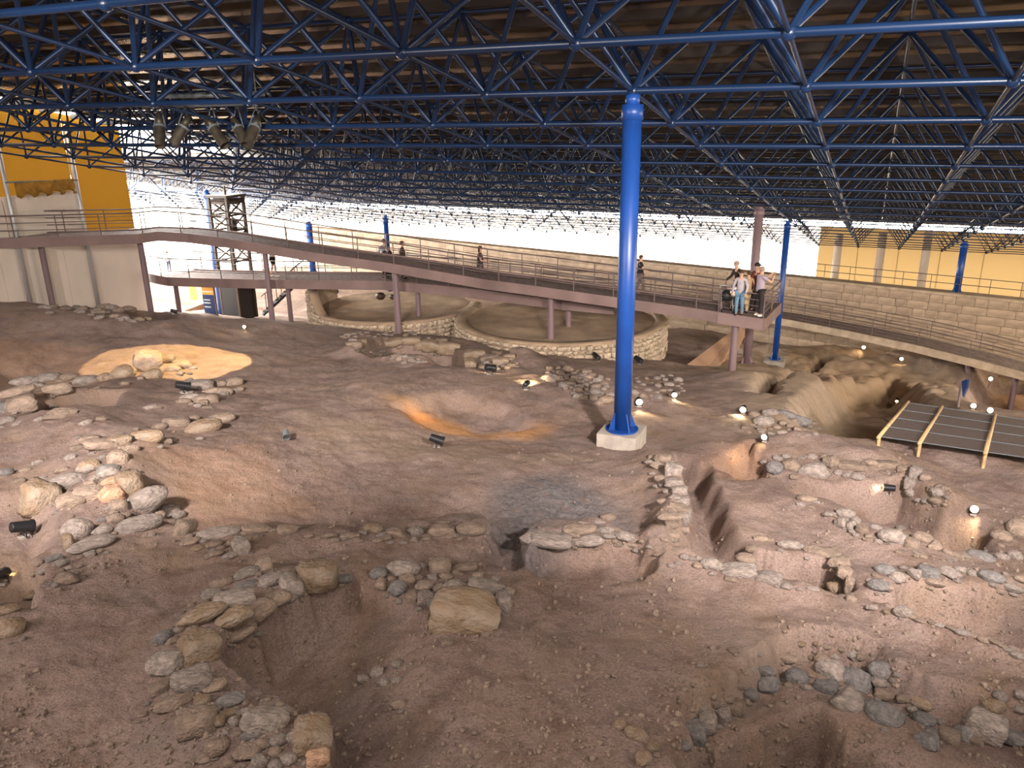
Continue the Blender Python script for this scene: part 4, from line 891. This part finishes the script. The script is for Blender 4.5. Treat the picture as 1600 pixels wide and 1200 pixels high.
# ------------------------------------------------------------------ the two rebuilt round stone enclosures
sbm = box_mesh('stone', 'stone_block')
bm0 = bmesh.new(); bmesh.ops.create_cube(bm0, size=1); bmesh.ops.bevel(bm0, geom=bm0.edges[:], offset=.16, segments=2); sbm2 = bpy.data.meshes.new('stone'); bm0.to_mesh(sbm2); bm0.free(); sbm2.materials.append(MATS['stone_block'])
def enclosure(label, c, rad, ztop, zbot, a0, a1, hump=None, th=.42):
    t = thing('round_enclosure', label, 'stone enclosure', (c[0], c[1], zbot)); h = ztop-zbot
    bm = bmesh.new(); NA = 96
    def hh(a): return h+(hump(a) if hump else 0)
    v = []
    for k in range(NA+1):
        a = a0+(a1-a0)*k/NA; cs, sn = math.cos(a), math.sin(a); q = hh(a)
        v.append([bm.verts.new((r_*cs, r_*sn, z)) for r_, z in ((rad-.05, -.8), (rad-.05, q), (rad-th, q), (rad-th, -.8))])
    for a, b in zip(v[:-1], v[1:]):
        for k in range(3): bm.faces.new((a[k], b[k], b[k+1], a[k+1]))
    bm.faces.new(v[0]); bm.faces.new(v[-1][::-1]); bmesh.ops.recalc_face_normals(bm, faces=bm.faces)
    mobj('wall_core', bm, 'mortar', t)
    # plastered top kerb
    bm = bmesh.new(); v = []
    for k in range(NA+1):
        a = a0+(a1-a0)*k/NA; cs, sn = math.cos(a), math.sin(a); q = hh(a)
        v.append([bm.verts.new((r_*cs, r_*sn, z)) for r_, z in ((rad+.02, q), (rad-.03, q+.06), (rad-th, q+.06), (rad-th-.02, q))])
    for a, b in zip(v[:-1], v[1:]):
        for k in range(4): bm.faces.new((a[k], b[k], b[(k+1) % 4], a[(k+1) % 4]))
    bm.faces.new(v[0]); bm.faces.new(v[-1][::-1]); bmesh.ops.recalc_face_normals(bm, faces=bm.faces)
    mobj('kerb', bm, 'tan_render' if False else 'soil_fill', t, True)
    # floor of trodden soil, a little uneven
    bm = bmesh.new(); rings = []; cv = bm.verts.new((0, 0, h-.05))
    for q in range(1, 13):
        r_ = (rad-th+.01)*q/12
        rings.append([bm.verts.new((r_*math.cos(k*math.pi/24), r_*math.sin(k*math.pi/24), h-.10+.05*math.sin(q*1.3+k*.4)*math.cos(k*.21))) for k in range(48)])
    for k in range(48):
        bm.faces.new((cv, rings[0][k], rings[0][(k+1) % 48]))
        for a, b in zip(rings[:-1], rings[1:]): bm.faces.new((a[k], b[k], b[(k+1) % 48], a[(k+1) % 48]))
    mobj('soil_floor', bm, 'soil_fill', t, True)
    # facing stones on the side seen
    ent = []
    z = -.35
    while z < 2.2:
        rh = random.uniform(.15, .24); a = a0
        while a < a1:
            L_ = random.uniform(.18, .46); da = L_/rad
            if z+rh*.5 < hh(a+da/2)-.03: ent.append((a+da/2, z+rh/2, L_-.03, rh-.025))
            a += da
        z += rh
    cam_a = math.atan2(-c[1], -c[0])
    ent = [e for e in ent if math.cos(e[0]-cam_a) > -.05]
    random.shuffle(ent); ent.sort(key=lambda e: -math.cos(e[0]-cam_a) if e[1] > 0 else 5)
    st_ = bmesh.new()
    for k, (a, z, L_, rh) in enumerate(ent):
        p = Vector(((rad-.04)*math.cos(a), (rad-.04)*math.sin(a), z)); Rm = Matrix.Rotation(a+math.pi/2+random.uniform(-.08, .08), 3, 'Z') @ Matrix.Rotation(random.uniform(-.16, .16), 3, 'Y')
        mt = Matrix.LocRotScale(p, Rm.to_quaternion(), Vector((L_*random.uniform(.85, 1.1), random.uniform(.16, .28), rh*random.uniform(.8, 1.15))))
        if k < 290: inst('stone', random.choice(STONES[('box', 'stone_pale')]+STONES[('angular', 'stone_pale')]), mt @ Matrix.Diagonal((1.12, 1.25, 1.2, 1)), t)
        else:
            for v_ in bmesh.ops.create_cube(st_, size=1)['verts']: v_.co = mt @ v_.co
    if len(ent) > 290: o_ = mobj('stone', st_, 'stone_block', t); o_['kind'] = 'stuff'
    else: st_.free()
    return t
c2 = atz(876, 502, -8.35); c2[1] += .4
R2 = abs(atz(1040, 502, -8.35)[0]-atz(710, 502, -8.35)[0])/2
enclosure('second rebuilt round stone enclosure filled with soil, right of the first', (c2[0], c2[1]+.0), R2, -8.28, -9.35, math.radians(150), math.radians(375))
c1 = atz(612, 482, -8.3); R1 = 4.0; c1[1] += 1.2
enclosure('first rebuilt round stone enclosure with a raised broken left side', (c1[0], c1[1]), R1, -8.35, -9.5, math.radians(150), math.radians(360), hump=lambda a: .85*float(sstep((math.radians(222)-a)/.35)))
for px, py, s, lab in ((523,459,.22,'small broken bowl lying on the soil of the first enclosure'), (595,467,.26,'round brown pot standing on the soil of the first enclosure'), (614,467,.18,'smaller pot beside the walkway post on the first enclosure')):
    q = atz(px, py, -8.4); t = thing('clay_pot', lab, 'pot', (q[0], q[1], -8.42)); bm = bmesh.new()
    prof = [(.0, 0), (.5, 0), (.85, .35), (.95, .7), (.75, 1.05), (.6, 1.2), (.52, 1.15), (.6, .9)]; rows = [[bm.verts.new((r_*s*math.cos(k*math.pi/8), r_*s*math.sin(k*math.pi/8), z*s)) for k in range(16)] for r_, z in prof]
    for a, b in zip(rows[:-1], rows[1:]):
        for k in range(16): bm.faces.new((a[k], a[(k+1) % 16], b[(k+1) % 16], b[k]))
    bmesh.ops.remove_doubles(bm, verts=bm.verts, dist=1e-5); mobj('vessel', bm, 'tower_brown', t, True)
# ------------------------------------------------------------------ tan rendered ramp wall below the platform
rw = thing('ramp_wall', 'smooth tan rendered wall slanting down beneath the viewing platform', 'wall', on(1085, 590)[0])
o0 = Vector(rw.location)
ql = [Vector(pt(1038, 596, 29.6)), Vector(pt(1156, 508, 36.5)), Vector(pt(1166, 520, 36.2)), Vector(pt(1132, 560, 32.4)), Vector(pt(1108, 602, 29.9)), Vector(pt(1074, 616, 28.9))]
bm = bmesh.new(); prism(bm, [p-o0 for p in ql], (-.25, .5, -1.2)); mobj('wall_body', bm, 'tan_render', rw)
# ------------------------------------------------------------------ pitched mesh cover at right
mc = thing('mesh_cover', 'dark pitched mesh cover on wooden poles over a pit at the right edge', 'cover', on(1420, 680)[0])
o0 = Vector(mc.location)
def gd(px, py): return float(on(px, py)[0] @ M[2])
dBL = gd(1374, 690)*.985; dBR = gd(1600, 728)*.97; dTR = min(gd(1600, 664)*.97, dBR+3.6); dTL = min(gd(1418, 640)*.97, dBL+3.4)
TL, BL, TR, BR = [Vector(pt(*p))-o0 for p in ((1418,629,dTL), (1374,682,dBL), (1610,657,dTR), (1610,716,dBR))]
ext = 1.45; TR = TL+(TR-TL)*ext; BR = BL+(BR-BL)*ext
def lerp(u_, v_): return (TL*(1-u_)+TR*u_)*(1-v_)+(BL*(1-u_)+BR*u_)*v_
us = [0, .20, .50, .80, 1]; vsn = [0, .25, .5, .75, 1]; nrm = (TR-TL).cross(BL-TL).normalized()*.02
for a, b in zip(us[:-1], us[1:]):
    for c_, d_ in zip(vsn[:-1], vsn[1:]):
        bm = bmesh.new(); prism(bm, [lerp(a+.004, c_+.01), lerp(b-.004, c_+.01), lerp(b-.004, d_-.01), lerp(a+.004, d_-.01)], nrm); mobj('mesh_panel', bm, 'mesh_dark', mc)
for u_ in us:
    bm = bmesh.new(); tube(bm, lerp(u_, -.03), lerp(u_, 1.03), .035, 8); mobj('wooden_pole', bm, 'wood_pole', mc, True)
for v_ in vsn:
    bm = bmesh.new(); tube(bm, lerp(0, v_), lerp(1, v_), .008, 6); mobj('wire', bm, 'pipe_grey', mc)
for u_ in us[:4]:
    p = lerp(u_, 1); w_ = p+o0; bm = bmesh.new(); tube(bm, p, Vector((p.x, p.y, min(p.z-.3, H1(w_.x, w_.y)-o0.z-.1))), .03, 6); mobj('leg', bm, 'wood_pole', mc)
    p = lerp(u_, 0); w_ = p+o0; bm = bmesh.new(); tube(bm, p, Vector((p.x, p.y, min(p.z-.3, H1(w_.x, w_.y)-o0.z-.1))), .03, 6); mobj('leg', bm, 'wood_pole', mc)
sp_ = on(1497, 636)[0]; sg = thing('tilted_sign', 'small dark sign leaning on a post behind the mesh cover', 'sign', sp_); o0 = Vector(sp_); ds = float(sp_ @ M[2])
bm = bmesh.new(); tube(bm, (0, 0, -.1), Vector(pt(1502, 598, ds))-o0, .035, 6); mobj('post', bm, 'rail_steel', sg)
bm = bmesh.new(); prism(bm, [Vector(pt(*p))-o0 for p in ((1502,596,ds), (1512,592,ds-.1), (1510,606,ds-.2), (1504,620,ds-.2))], (.03, -.03, -.02)); mobj('board', bm, 'panel_navy', sg)

# ------------------------------------------------------------------ ground lamps
def ground_lamp(px, py, size, yaw, lab, lit=True, power=0, pitch=.35, aim=None, m='black_metal', col=(1, .74, .4), grp='ground spotlights'):
    """small floodlight can on a stirrup; yaw 0 points its mouth towards the camera"""
    p = on(px, py+size*.45)[0]; dep = float(p @ M[2]); s = size*dep/F   # s = can length in metres
    az = math.atan2(p[0], -p[1]) if False else math.atan2(-p[0], p[1])
    t = thing('ground_spotlight', lab, 'spotlight', p, az+yaw, grp)
    R = Matrix.Rotation(pitch, 3, 'X')
    fw = R @ Vector((0, -1, 0)); c = Vector((0, 0, s*.62))
    bm = bmesh.new(); tube(bm, c-fw*s*.5, c+fw*s*.5, s*.27, 16, r2=s*.34, caps=False); tube(bm, c-fw*s*.52, c-fw*s*.46, s*.2, 16, r2=s*.27); hs = mobj('lamp_housing', bm, m, t, True)
    bm = bmesh.new(); tube(bm, c+fw*s*.44, c+fw*s*.54, s*.37, 16, caps=False); mobj('bezel', bm, m, hs, True)
    bm = bmesh.new(); tube(bm, c+fw*s*.38, c+fw*s*.42, s*.33, 16); mobj('lens', bm, 'lamp_glass' if lit else 'dark_glass', hs)
    bm = bmesh.new()
    for sx in (-1, 1): tube(bm, c+Vector((sx*s*.36, 0, 0)), Vector((sx*s*.36, 0, s*.1)), s*.035, 6)
    tube(bm, (-s*.36, 0, s*.1), (s*.36, 0, s*.1), s*.035, 6); mobj('stirrup', bm, m, t)
    bm = bmesh.new(); box(bm, (0, 0, s*.03), (s*.5, s*.5, s*.14)); mobj('base', bm, 'concrete', t)
    if lit and power:
        q = Vector(p)+Matrix.Rotation(az+yaw, 3, 'Z') @ (c+fw*s*.7)
        a_ = on(*aim)[0] if aim is not None else np.array(q+Matrix.Rotation(az+yaw, 3, 'Z') @ fw)
        spot('ground_spotlight_beam', q, a_, power, math.radians(95), .9, col, .04)
    return t
PI = math.pi
ground_lamp(38, 826, 30, 1.9, 'black ground spotlight at far left, unlit, beside the leaning slab', False)
ground_lamp(4, 900, 26, 2.6, 'black ground spotlight cut by the left edge, shining on orange soil', True, 45, aim=(25, 930), col=(1, .6, .2))
ground_lamp(287, 605, 20, 1.7, 'black ground spotlight lying in front of the bright ring', False)
ground_lamp(448, 680, 15, 0, 'small round spotlight with silver front, alone on the open floor', False, m='pipe_grey')
ground_lamp(683, 689, 21, 1.35, 'dark ground spotlight lying on the open floor below the orange hollow', False)
ground_lamp(766, 577, 17, 2.3, 'dark spotlight seen from behind before the ruined corner', True, 40, aim=(735, 582))
ground_lamp(822, 602, 14, 2.9, 'backlit spotlight throwing a yellow glow on the rubble bank', True, 220, pitch=.1, aim=(828, 592))
ground_lamp(931, 558, 13, .6, 'black spotlight at the foot of the second enclosure, left of the main column', False)
ground_lamp(997, 563, 13, .9, 'black spotlight at the foot of the second enclosure, right of the main column', False)
ground_lamp(998, 628, 15, .1, 'glaring lit spotlight just right of the main column', True, 60, pitch=0, aim=(1010, 650))
ground_lamp(1053, 617, 12, .1, 'lit spotlight in the rubble between the main column and the platform post', True, 50, pitch=0, aim=(1075, 640))
ground_lamp(1161, 640, 14, -.1, 'lit spotlight at the foot of the platform posts', True, 80, pitch=0, aim=(1140, 656))
ground_lamp(1195, 684, 13, -.3, 'lit spotlight above the bright hollow right of the main column', True, 8, pitch=-.2, aim=(1172, 720))
ground_lamp(1388, 764, 17, -1.3, 'spotlight lying in the right room, lighting the soil to its left', True, 55, pitch=0, aim=(1330, 770))
ground_lamp(1521, 796, 17, 0, 'lit spotlight glaring at the right over yellow soil', True, 55, pitch=-.25, aim=(1495, 845))
ground_lamp(1349, 543, 8, 0, 'small lit spotlight on the rock, left of its pair', True, 30, pitch=0, aim=(1335, 555))
ground_lamp(1408, 561, 8, 0, 'small lit spotlight on the rock, right of its pair', True, 30, pitch=0, aim=(1405, 572))
ground_lamp(1520, 635, 11, 0, 'lit spotlight behind the mesh cover, left of two', True, 160, pitch=-.2, aim=(1535, 625))
ground_lamp(1546, 642, 12, 0, 'lit spotlight behind the mesh cover, right of two', True, 160, pitch=-.2, aim=(1575, 630))
ground_lamp(1401, 626, 7, 0, 'tiny lamp on the rock face above the mesh cover', True)
ground_lamp(65, 463, 9, 0, 'lit spotlight on the back ridge below the first walkway post', True, 40, pitch=0, aim=(60, 475))
ground_lamp(129, 471, 9, 0, 'lit spotlight on the back ridge left of the dark stone heap', True, 30, pitch=0, aim=(122, 480))
ground_lamp(382, 511, 7, 0, 'lit spotlight at the foot of the middle walkway post', True, 10, pitch=0)
ground_lamp(272, 487, 9, 1.4, 'dark spotlight on the ridge by the bright entrance', False)
lp = on(1543, 606)[0]; dl = float(lp @ M[2]); tl = thing('post_lamp', 'small lit lamp on a thin post at the right, under the ramp', 'lamp', lp); top = Vector(pt(1548, 592, dl))-Vector(lp)
bm = bmesh.new(); tube(bm, (0, 0, -.1), top, .025, 6); mobj('post', bm, 'rail_steel', tl)
bm = bmesh.new(); sphere(bm, top, (.09, .09, .09)); mobj('bulb', bm, 'lamp_glass', tl)
# two lamps buried in hollows (their light only is seen)
q = on(1152, 735)[0]; spot('hollow_lamp', q+np.array([0, -.15, .35]), q+np.array([-.25, .7, .0]), 5, 2.0, .8, (1, .62, .25), .04)
q = on(640, 650)[0]; spot('hollow_lamp', on(660, 640)[0]+np.array([0, .1, .3]), on(640, 656)[0], 40, 2.2, .8, (1, .5, .18), .04)

# ------------------------------------------------------------------ loose pebbles
pb = bmesh.new(); n = 0; pv = []; pf = []
ico = bmesh.new(); bmesh.ops.create_icosphere(ico, subdivisions=1, radius=1); iv = np.array([v.co[:] for v in ico.verts]); ifc = np.array([[v.index for v in f.verts] for f in ico.faces]); ico.free(); pb.free()
NP = 6000; u1 = rng.random(NP); ppx = rng.uniform(-40, 1640, NP); ppy = 690+510*rng.random(NP)**.8
pp_ = on(ppx, ppy); clump = fbm(pp_[:, 0], pp_[:, 1], .9, 3, 77) > -.12; pp_ = pp_[clump]
for k, p in enumerate(pp_):
    s = .008+.022*rng.random()**4; sc = s*rng.uniform(.7, 1.3, 3); pv.append(iv*sc*(1+.15*rng.standard_normal((len(iv), 1)))+p+np.array([0, 0, s*.3])); pf.append(ifc+k*len(iv))
me = bpy.data.meshes.new('pebbles'); me.from_pydata(np.concatenate(pv).tolist(), [], np.concatenate(pf).tolist()); me.materials.append(MATS['stone_brown'])
tag(bpy.data.objects.new('pebbles', me), 'small loose pebbles strewn over the dusty soil in the foreground', 'pebbles', kind='stuff'); C.objects.link(bpy.data.objects['pebbles'])

# ------------------------------------------------------------------ people
def skin_mesh(name, vs, es, rad, m, parent, sub=2):
    me = bpy.data.meshes.new(name); me.from_pydata([tuple(v) for v in vs], es, []); o = bpy.data.objects.new(name, me); C.objects.link(o)
    md = o.modifiers.new('skin', 'SKIN'); md.use_smooth_shade = True
    if not me.skin_vertices: return o
    for k, d in enumerate(me.skin_vertices[0].data):
        r_ = rad[k]; d.radius = (r_, r_) if not isinstance(r_, tuple) else r_; d.use_root = (k == 0)
    s_ = o.modifiers.new('sub', 'SUBSURF'); s_.levels = sub; s_.render_levels = sub
    dg = bpy.context.evaluated_depsgraph_get(); dg.update(); me2 = bpy.data.meshes.new_from_object(o.evaluated_get(dg)); me2.name = name
    bpy.data.objects.remove(o, do_unlink=True)
    me2.materials.clear(); me2.materials.append(MATS[m])
    for p in me2.polygons: p.use_smooth = True
    return me2
def cloth(name, col, rough=.85):
    if name not in MATS: mat(name, col, rough, var=.12, vscale=9)
    return name
def person(label, foot, face, H, top, bottom, hair, shoes='shoe_dark', arms=((.26, .02, 1.14), (.25, .16, .92), (-.26, .02, 1.14), (-.25, .16, .92)), step=.0, lean=0., long_sleeve=True, shorts=False, longhair=False, cap=None, group='visitors on the walkways'):
    """arms: right elbow, right wrist, left elbow, left wrist; face: heading in world, angle from +Y"""
    t = thing('person', label, 'person', foot, face, group); k = H/1.74
    def L(x, y, z):   # lean bends the trunk forward about the hips
        if z > .95 and lean:
            d = z-.95; y, z = y*math.cos(lean)+d*math.sin(lean), .95+d*math.cos(lean)-y*math.sin(lean)
        return (x*k, y*k, z*k)
    tr = [(0, 0, .96), (0, 0, 1.08), (0, .01, 1.26), (0, 0, 1.42), (0, .012, 1.50), (0, .03, 1.58), (0, .035, 1.665)]
    trR = [.125, .115, .135, .085, .052, .078, .082]
    aR = ((.175, 0, 1.40), arms[0], arms[1]); aL = ((-.175, 0, 1.40), arms[2], arms[3])
    lR = ((.085, 0, .90), (.10, .03+step*.55, .50), (.10, step*.9-.02, .09)); lL = ((-.085, 0, .90), (-.10, .03-step*.35, .50), (-.10, -step-.02, .09))
    vs = [L(*p) for p in tr]; rad = [r_*k for r_ in trR]; es = [(a, a+1) for a in range(6)]
    def chain(start, pts, rs, lim=99):
        prev = start
        for p, r_ in list(zip(pts, rs))[:lim]:
            vs.append(L(*p)); rad.append(r_*k); es.append((prev, len(vs)-1)); prev = len(vs)-1
        return prev
    for a in (aR, aL): chain(3, a, (.052, .040, .029))
    for l_ in (lR, lL):
        e_ = chain(0, l_, (.088, .058, .038)); p = l_[2]; vs.append(L(p[0], p[1]+.13, .035)); rad.append(.032*k); es.append((e_, len(vs)-1))
    body = skin_mesh('body', vs, es, rad, 'skin', t)
    bm = bmesh.new(); bm.from_mesh(body); bpy.data.meshes.remove(body)
    hd = Vector(L(0, .035, 1.63))
    fwd = Vector((0, math.cos(lean*.6), -math.sin(lean*.6)))
    sphere(bm, hd+fwd*.092*k+Vector((0, 0, -.012*k)), (.013*k, .020*k, .022*k), 8, 6)
    for s_ in (-1, 1):
        sphere(bm, hd+Vector((s_*.083*k, 0, -.005*k)), (.012*k, .02*k, .03*k), 8, 6)
    # hands: a palm, four fingers of different lengths and a thumb from its side
    for a in (aR, aL):
        e_, w_ = Vector(L(*a[1])), Vector(L(*a[2])); d = (w_-e_).normalized(); sd = d.cross(Vector((0, 1, .2))).normalized(); nn = d.cross(sd)
        pc = w_+d*.045*k
        Rm = Matrix((sd, nn, d)).transposed(); sphere(bm, pc, (.040*k, .017*k, .055*k), 8, 6, Rm)
        for q, ln in ((-1.5, .055), (-.5, .07), (.5, .065), (1.5, .05)):
            b0 = pc+d*.04*k+sd*q*.018*k; b1 = b0+(d+nn*.25)*ln*.55*k; tube(bm, b0, b1, .0085*k, 6); tube(bm, b1, b1+(d+nn*.8)*ln*.4*k, .008*k, 6, r2=.006*k)
        tube(bm, pc-d*.01*k+sd*.035*k, pc+(d*.03+sd*.065)*k, .010*k, 6, r2=.007*k)
    bo = mobj('body', bm, 'skin', t, True)
    ey = bmesh.new()
    for s_ in (-1, 1): sphere(ey, hd+fwd*.078*k+Vector((s_*.032*k, 0, .02*k)), (.011*k,)*3, 6, 5)
    mobj('eyes', ey, 'black_metal', bo)
    mo = bmesh.new(); box(mo, hd+fwd*.083*k+Vector((0, 0, -.05*k)), (.045*k, .01*k, .01*k)); mobj('mouth', mo, 'shirt_maroon', bo)
    # shirt
    vs = [L(*p) for p in ((0, 0, 1.08), (0, 0, .86), (0, .01, 1.26), (0, 0, 1.425))]; rad = [.150*k, .165*k, .150*k, .078*k]; es = [(0, 1), (0, 2), (2, 3)]
    for a in (aR, aL):
        if long_sleeve: chain(3, a, (.068, .054, .042))
        else:
            m_ = tuple(a[0][q]*.45+a[1][q]*.55 for q in range(3)); chain(3, (a[0], m_), (.068, .062))
    o_ = bpy.data.objects.new('shirt', skin_mesh('shirt', vs, es, rad, top, t)); C.objects.link(o_); o_.parent = t
    # trousers or shorts
    vs = [L(0, 0, .95)]; rad = [.142*k]; es = []
    for l_ in (lR, lL):
        if shorts: chain(0, (l_[0], tuple(l_[0][q]*.25+l_[1][q]*.75 for q in range(3))), (.108, .088))
        else: chain(0, l_, (.108, .076, .060))
    o_ = bpy.data.objects.new('trousers', skin_mesh('trousers', vs, es, rad, bottom, t)); C.objects.link(o_); o_.parent = t
    for l_ in (lR, lL):
        p = l_[2]; bm = bmesh.new(); sphere(bm, Vector(L(p[0], p[1]+.055, .045)), (.048*k, .135*k, .046*k), 10, 6); mobj('shoe', bm, shoes, t, True)
    bm = bmesh.new(); sphere(bm, hd+Vector((0, -.012*k, .035*k))-fwd*.012*k, (.092*k, .105*k, .094*k), 14, 10)
    bmesh.ops.bisect_plane(bm, geom=bm.verts[:]+bm.edges[:]+bm.faces[:], plane_co=hd+fwd*.045*k+Vector((0, 0, .03*k)), plane_no=Vector((0, .75, -.65)), clear_outer=True)
    if longhair: sphere(bm, hd+Vector((0, -.06*k, -.08*k)), (.085*k, .06*k, .15*k), 10, 8)
    mobj('hair', bm, hair, bo, True)
    if cap:
        bm = bmesh.new(); sphere(bm, hd+Vector((0, 0, .05*k)), (.10*k, .11*k, .075*k), 12, 8); box(bm, hd+fwd*.13*k+Vector((0, 0, .055*k)), (.13*k, .12*k, .012*k)); mobj('cap', bm, cap, t, True)
    return t
cloth('shirt_maroon', (.10, .025, .018)); cloth('jacket_dark', (.035, .024, .014)); cloth('shirt_lilac', (.36, .30, .36)); cloth('cardigan_grey', (.42, .38, .42)); cloth('jeans_blue', (.13, .235, .34)); cloth('trousers_dark', (.025, .018, .02)); cloth('jeans_navy', (.05, .05, .085))
cloth('shirt_black', (.015, .013, .015)); cloth('trousers_grey', (.15, .12, .11)); cloth('jacket_bluegrey', (.33, .34, .38)); cloth('shirt_white', (.75, .7, .66)); cloth('hair_brown', (.09, .045, .02)); cloth('hair_dark', (.018, .012, .01)); cloth('hair_grey', (.30, .22, .17)); cloth('shoe_dark', (.02, .02, .02)); cloth('shoe_white', (.75, .7, .66)); cloth('vest_dark', (.05, .04, .035)); cloth('bag_white', (.8, .74, .64)); cloth('beige_cloth', (.40, .29, .17))
def onplat(px, py):
    return atz(px, py, N1.z*.5+Np.z*.5+.01)
rt_ = -PI/2   # heading to the right
PN = 'visitors on the viewing platform'
person('man in grey lilac T-shirt raising both arms to photograph at the platform corner', onplat(1184, 494), -1.25, 1.76, 'shirt_lilac', 'trousers_dark', 'hair_grey', 'shoe_white',
       arms=((.24, .26, 1.22), (.10, .46, 1.42), (-.24, .26, 1.22), (-.06, .46, 1.44)), long_sleeve=False, group=PN)
pw = person('long-haired woman in grey cardigan and blue jeans carrying a white bag', onplat(1154, 493), 2.6, 1.62, 'cardigan_grey', 'jeans_blue', 'hair_brown', 'shoe_dark', longhair=True, step=.06, group=PN)
person('man in a dark maroon jacket and cap standing behind the photographer', onplat(1177, 486), -2.6, 1.76, 'shirt_maroon', 'trousers_dark', 'hair_dark', cap='trousers_dark', group=PN)
person('older man in a dark jacket leaning with one arm on the far rail', onplat(1153, 482), 1.9, 1.80, 'jacket_dark', 'jeans_navy', 'hair_grey', arms=((.30, .12, 1.16), (.30, .36, 1.10), (-.34, .16, 1.18), (-.38, .38, 1.02)), lean=.28, step=.1, group=PN)
person('person in beige clothes half hidden behind the woman with the white bag', onplat(1166, 488), .3, 1.50, 'beige_cloth', 'beige_cloth', 'hair_brown', step=.15, group=PN)
bp_ = Vector(onplat(1146, 491)); hb_ = thing('handbag', 'white shoulder bag hanging at the side of the woman in jeans', 'bag', bp_+Vector((0, -.05, .72))); bm = bmesh.new(); sphere(bm, (0, 0, .12), (.2, .09, .17), 14, 10); mobj('pouch', bm, 'bag_white', hb_, True)
bm = bmesh.new(); tube(bm, (-.12, 0, .24), (.02, .02, .62), .012, 6); tube(bm, (.12, 0, .24), (.02, .02, .62), .012, 6); mobj('strap', bm, 'bag_white', hb_)
sc_ = thing('pushchair', 'small dark pushchair parked at the rail left of the visitors', 'pushchair', onplat(1134, 489)); bm = bmesh.new(); sphere(bm, (0, 0, .62), (.24, .2, .24), 12, 8); mobj('seat', bm, 'black_metal', sc_, True)
bm = bmesh.new()
for x in (-.2, .2): tube(bm, (x, -.2, .12), (x, .25, .95), .015, 6); tube(bm, (x, .2, .12), (x, -.1, .6), .015, 6)
tube(bm, (-.2, .25, .95), (.2, .25, .95), .02, 6); mobj('frame', bm, 'pale_steel', sc_)
for x in (-.22, .22):
    for y in (-.22, .22):
        bm = bmesh.new(); tube(bm, (x-.02, y, .11), (x+.02, y, .11), .10, 14); mobj('wheel', bm, 'shoe_dark', sc_)
GW = 'visitors on the lower walkway'
def lo_at(px, back=.9):
    k = min(range(len(LO)-1), key=lambda k: abs((LO[k][0]+LO[k+1][0])/2-px)); a, b = LO[k], LO[k+1]; u_ = (px-a[0])/(b[0]-a[0])
    p = pt(px, a[1]+(b[1]-a[1])*u_, a[2]+(b[2]-a[2])*u_); return (p[0]+.3*back, p[1]+back, p[2])
person('man in a pale blue-grey jacket, leftmost of the three on the lower walkway', lo_at(589), .5, 1.74, 'jacket_bluegrey', 'trousers_dark', 'hair_brown', group=GW)
person('dark-haired person in black, middle of the three on the lower walkway', lo_at(598, .6), .2, 1.52, 'shirt_black', 'trousers_dark', 'hair_dark', long_sleeve=False, group=GW)
person('person in a dark jacket facing right, just right of the thin blue column', lo_at(617), rt_+.3, 1.68, 'jacket_dark', 'trousers_dark', 'hair_brown', group=GW)
person('brown-haired woman in a dark vest looking right, alone by the rail', lo_at(740), rt_, 1.72, 'vest_dark', 'trousers_grey', 'hair_brown', arms=((.26, .05, 1.15), (.22, .28, 1.12), (-.26, .05, 1.15), (-.22, .28, 1.12)), long_sleeve=False, longhair=True, group=GW)
q = pt(999, 461, 34.0); person('man in a black T-shirt and grey trousers walking right behind the rails', q, rt_, 1.70, 'shirt_black', 'trousers_grey', 'hair_brown', step=.18, long_sleeve=False, arms=((.26, .12, 1.14), (.2, .34, 1.06), (-.26, -.1, 1.14), (-.24, .06, .94)), group=GW)
person('person in white top, black shorts and white shoes near the lift tower', lo_at(412, .8), rt_+.4, 1.64, 'shirt_white', 'shirt_black', 'hair_dark', 'shoe_white', shorts=True, long_sleeve=False, step=.12, group=GW)
q = pt(265, 424, 60); t_ = person('small distant figure in the glare at the back left entrance', q, 0, 1.5, 'shirt_white', 'jeans_navy', 'hair_brown', group='distant visitors')
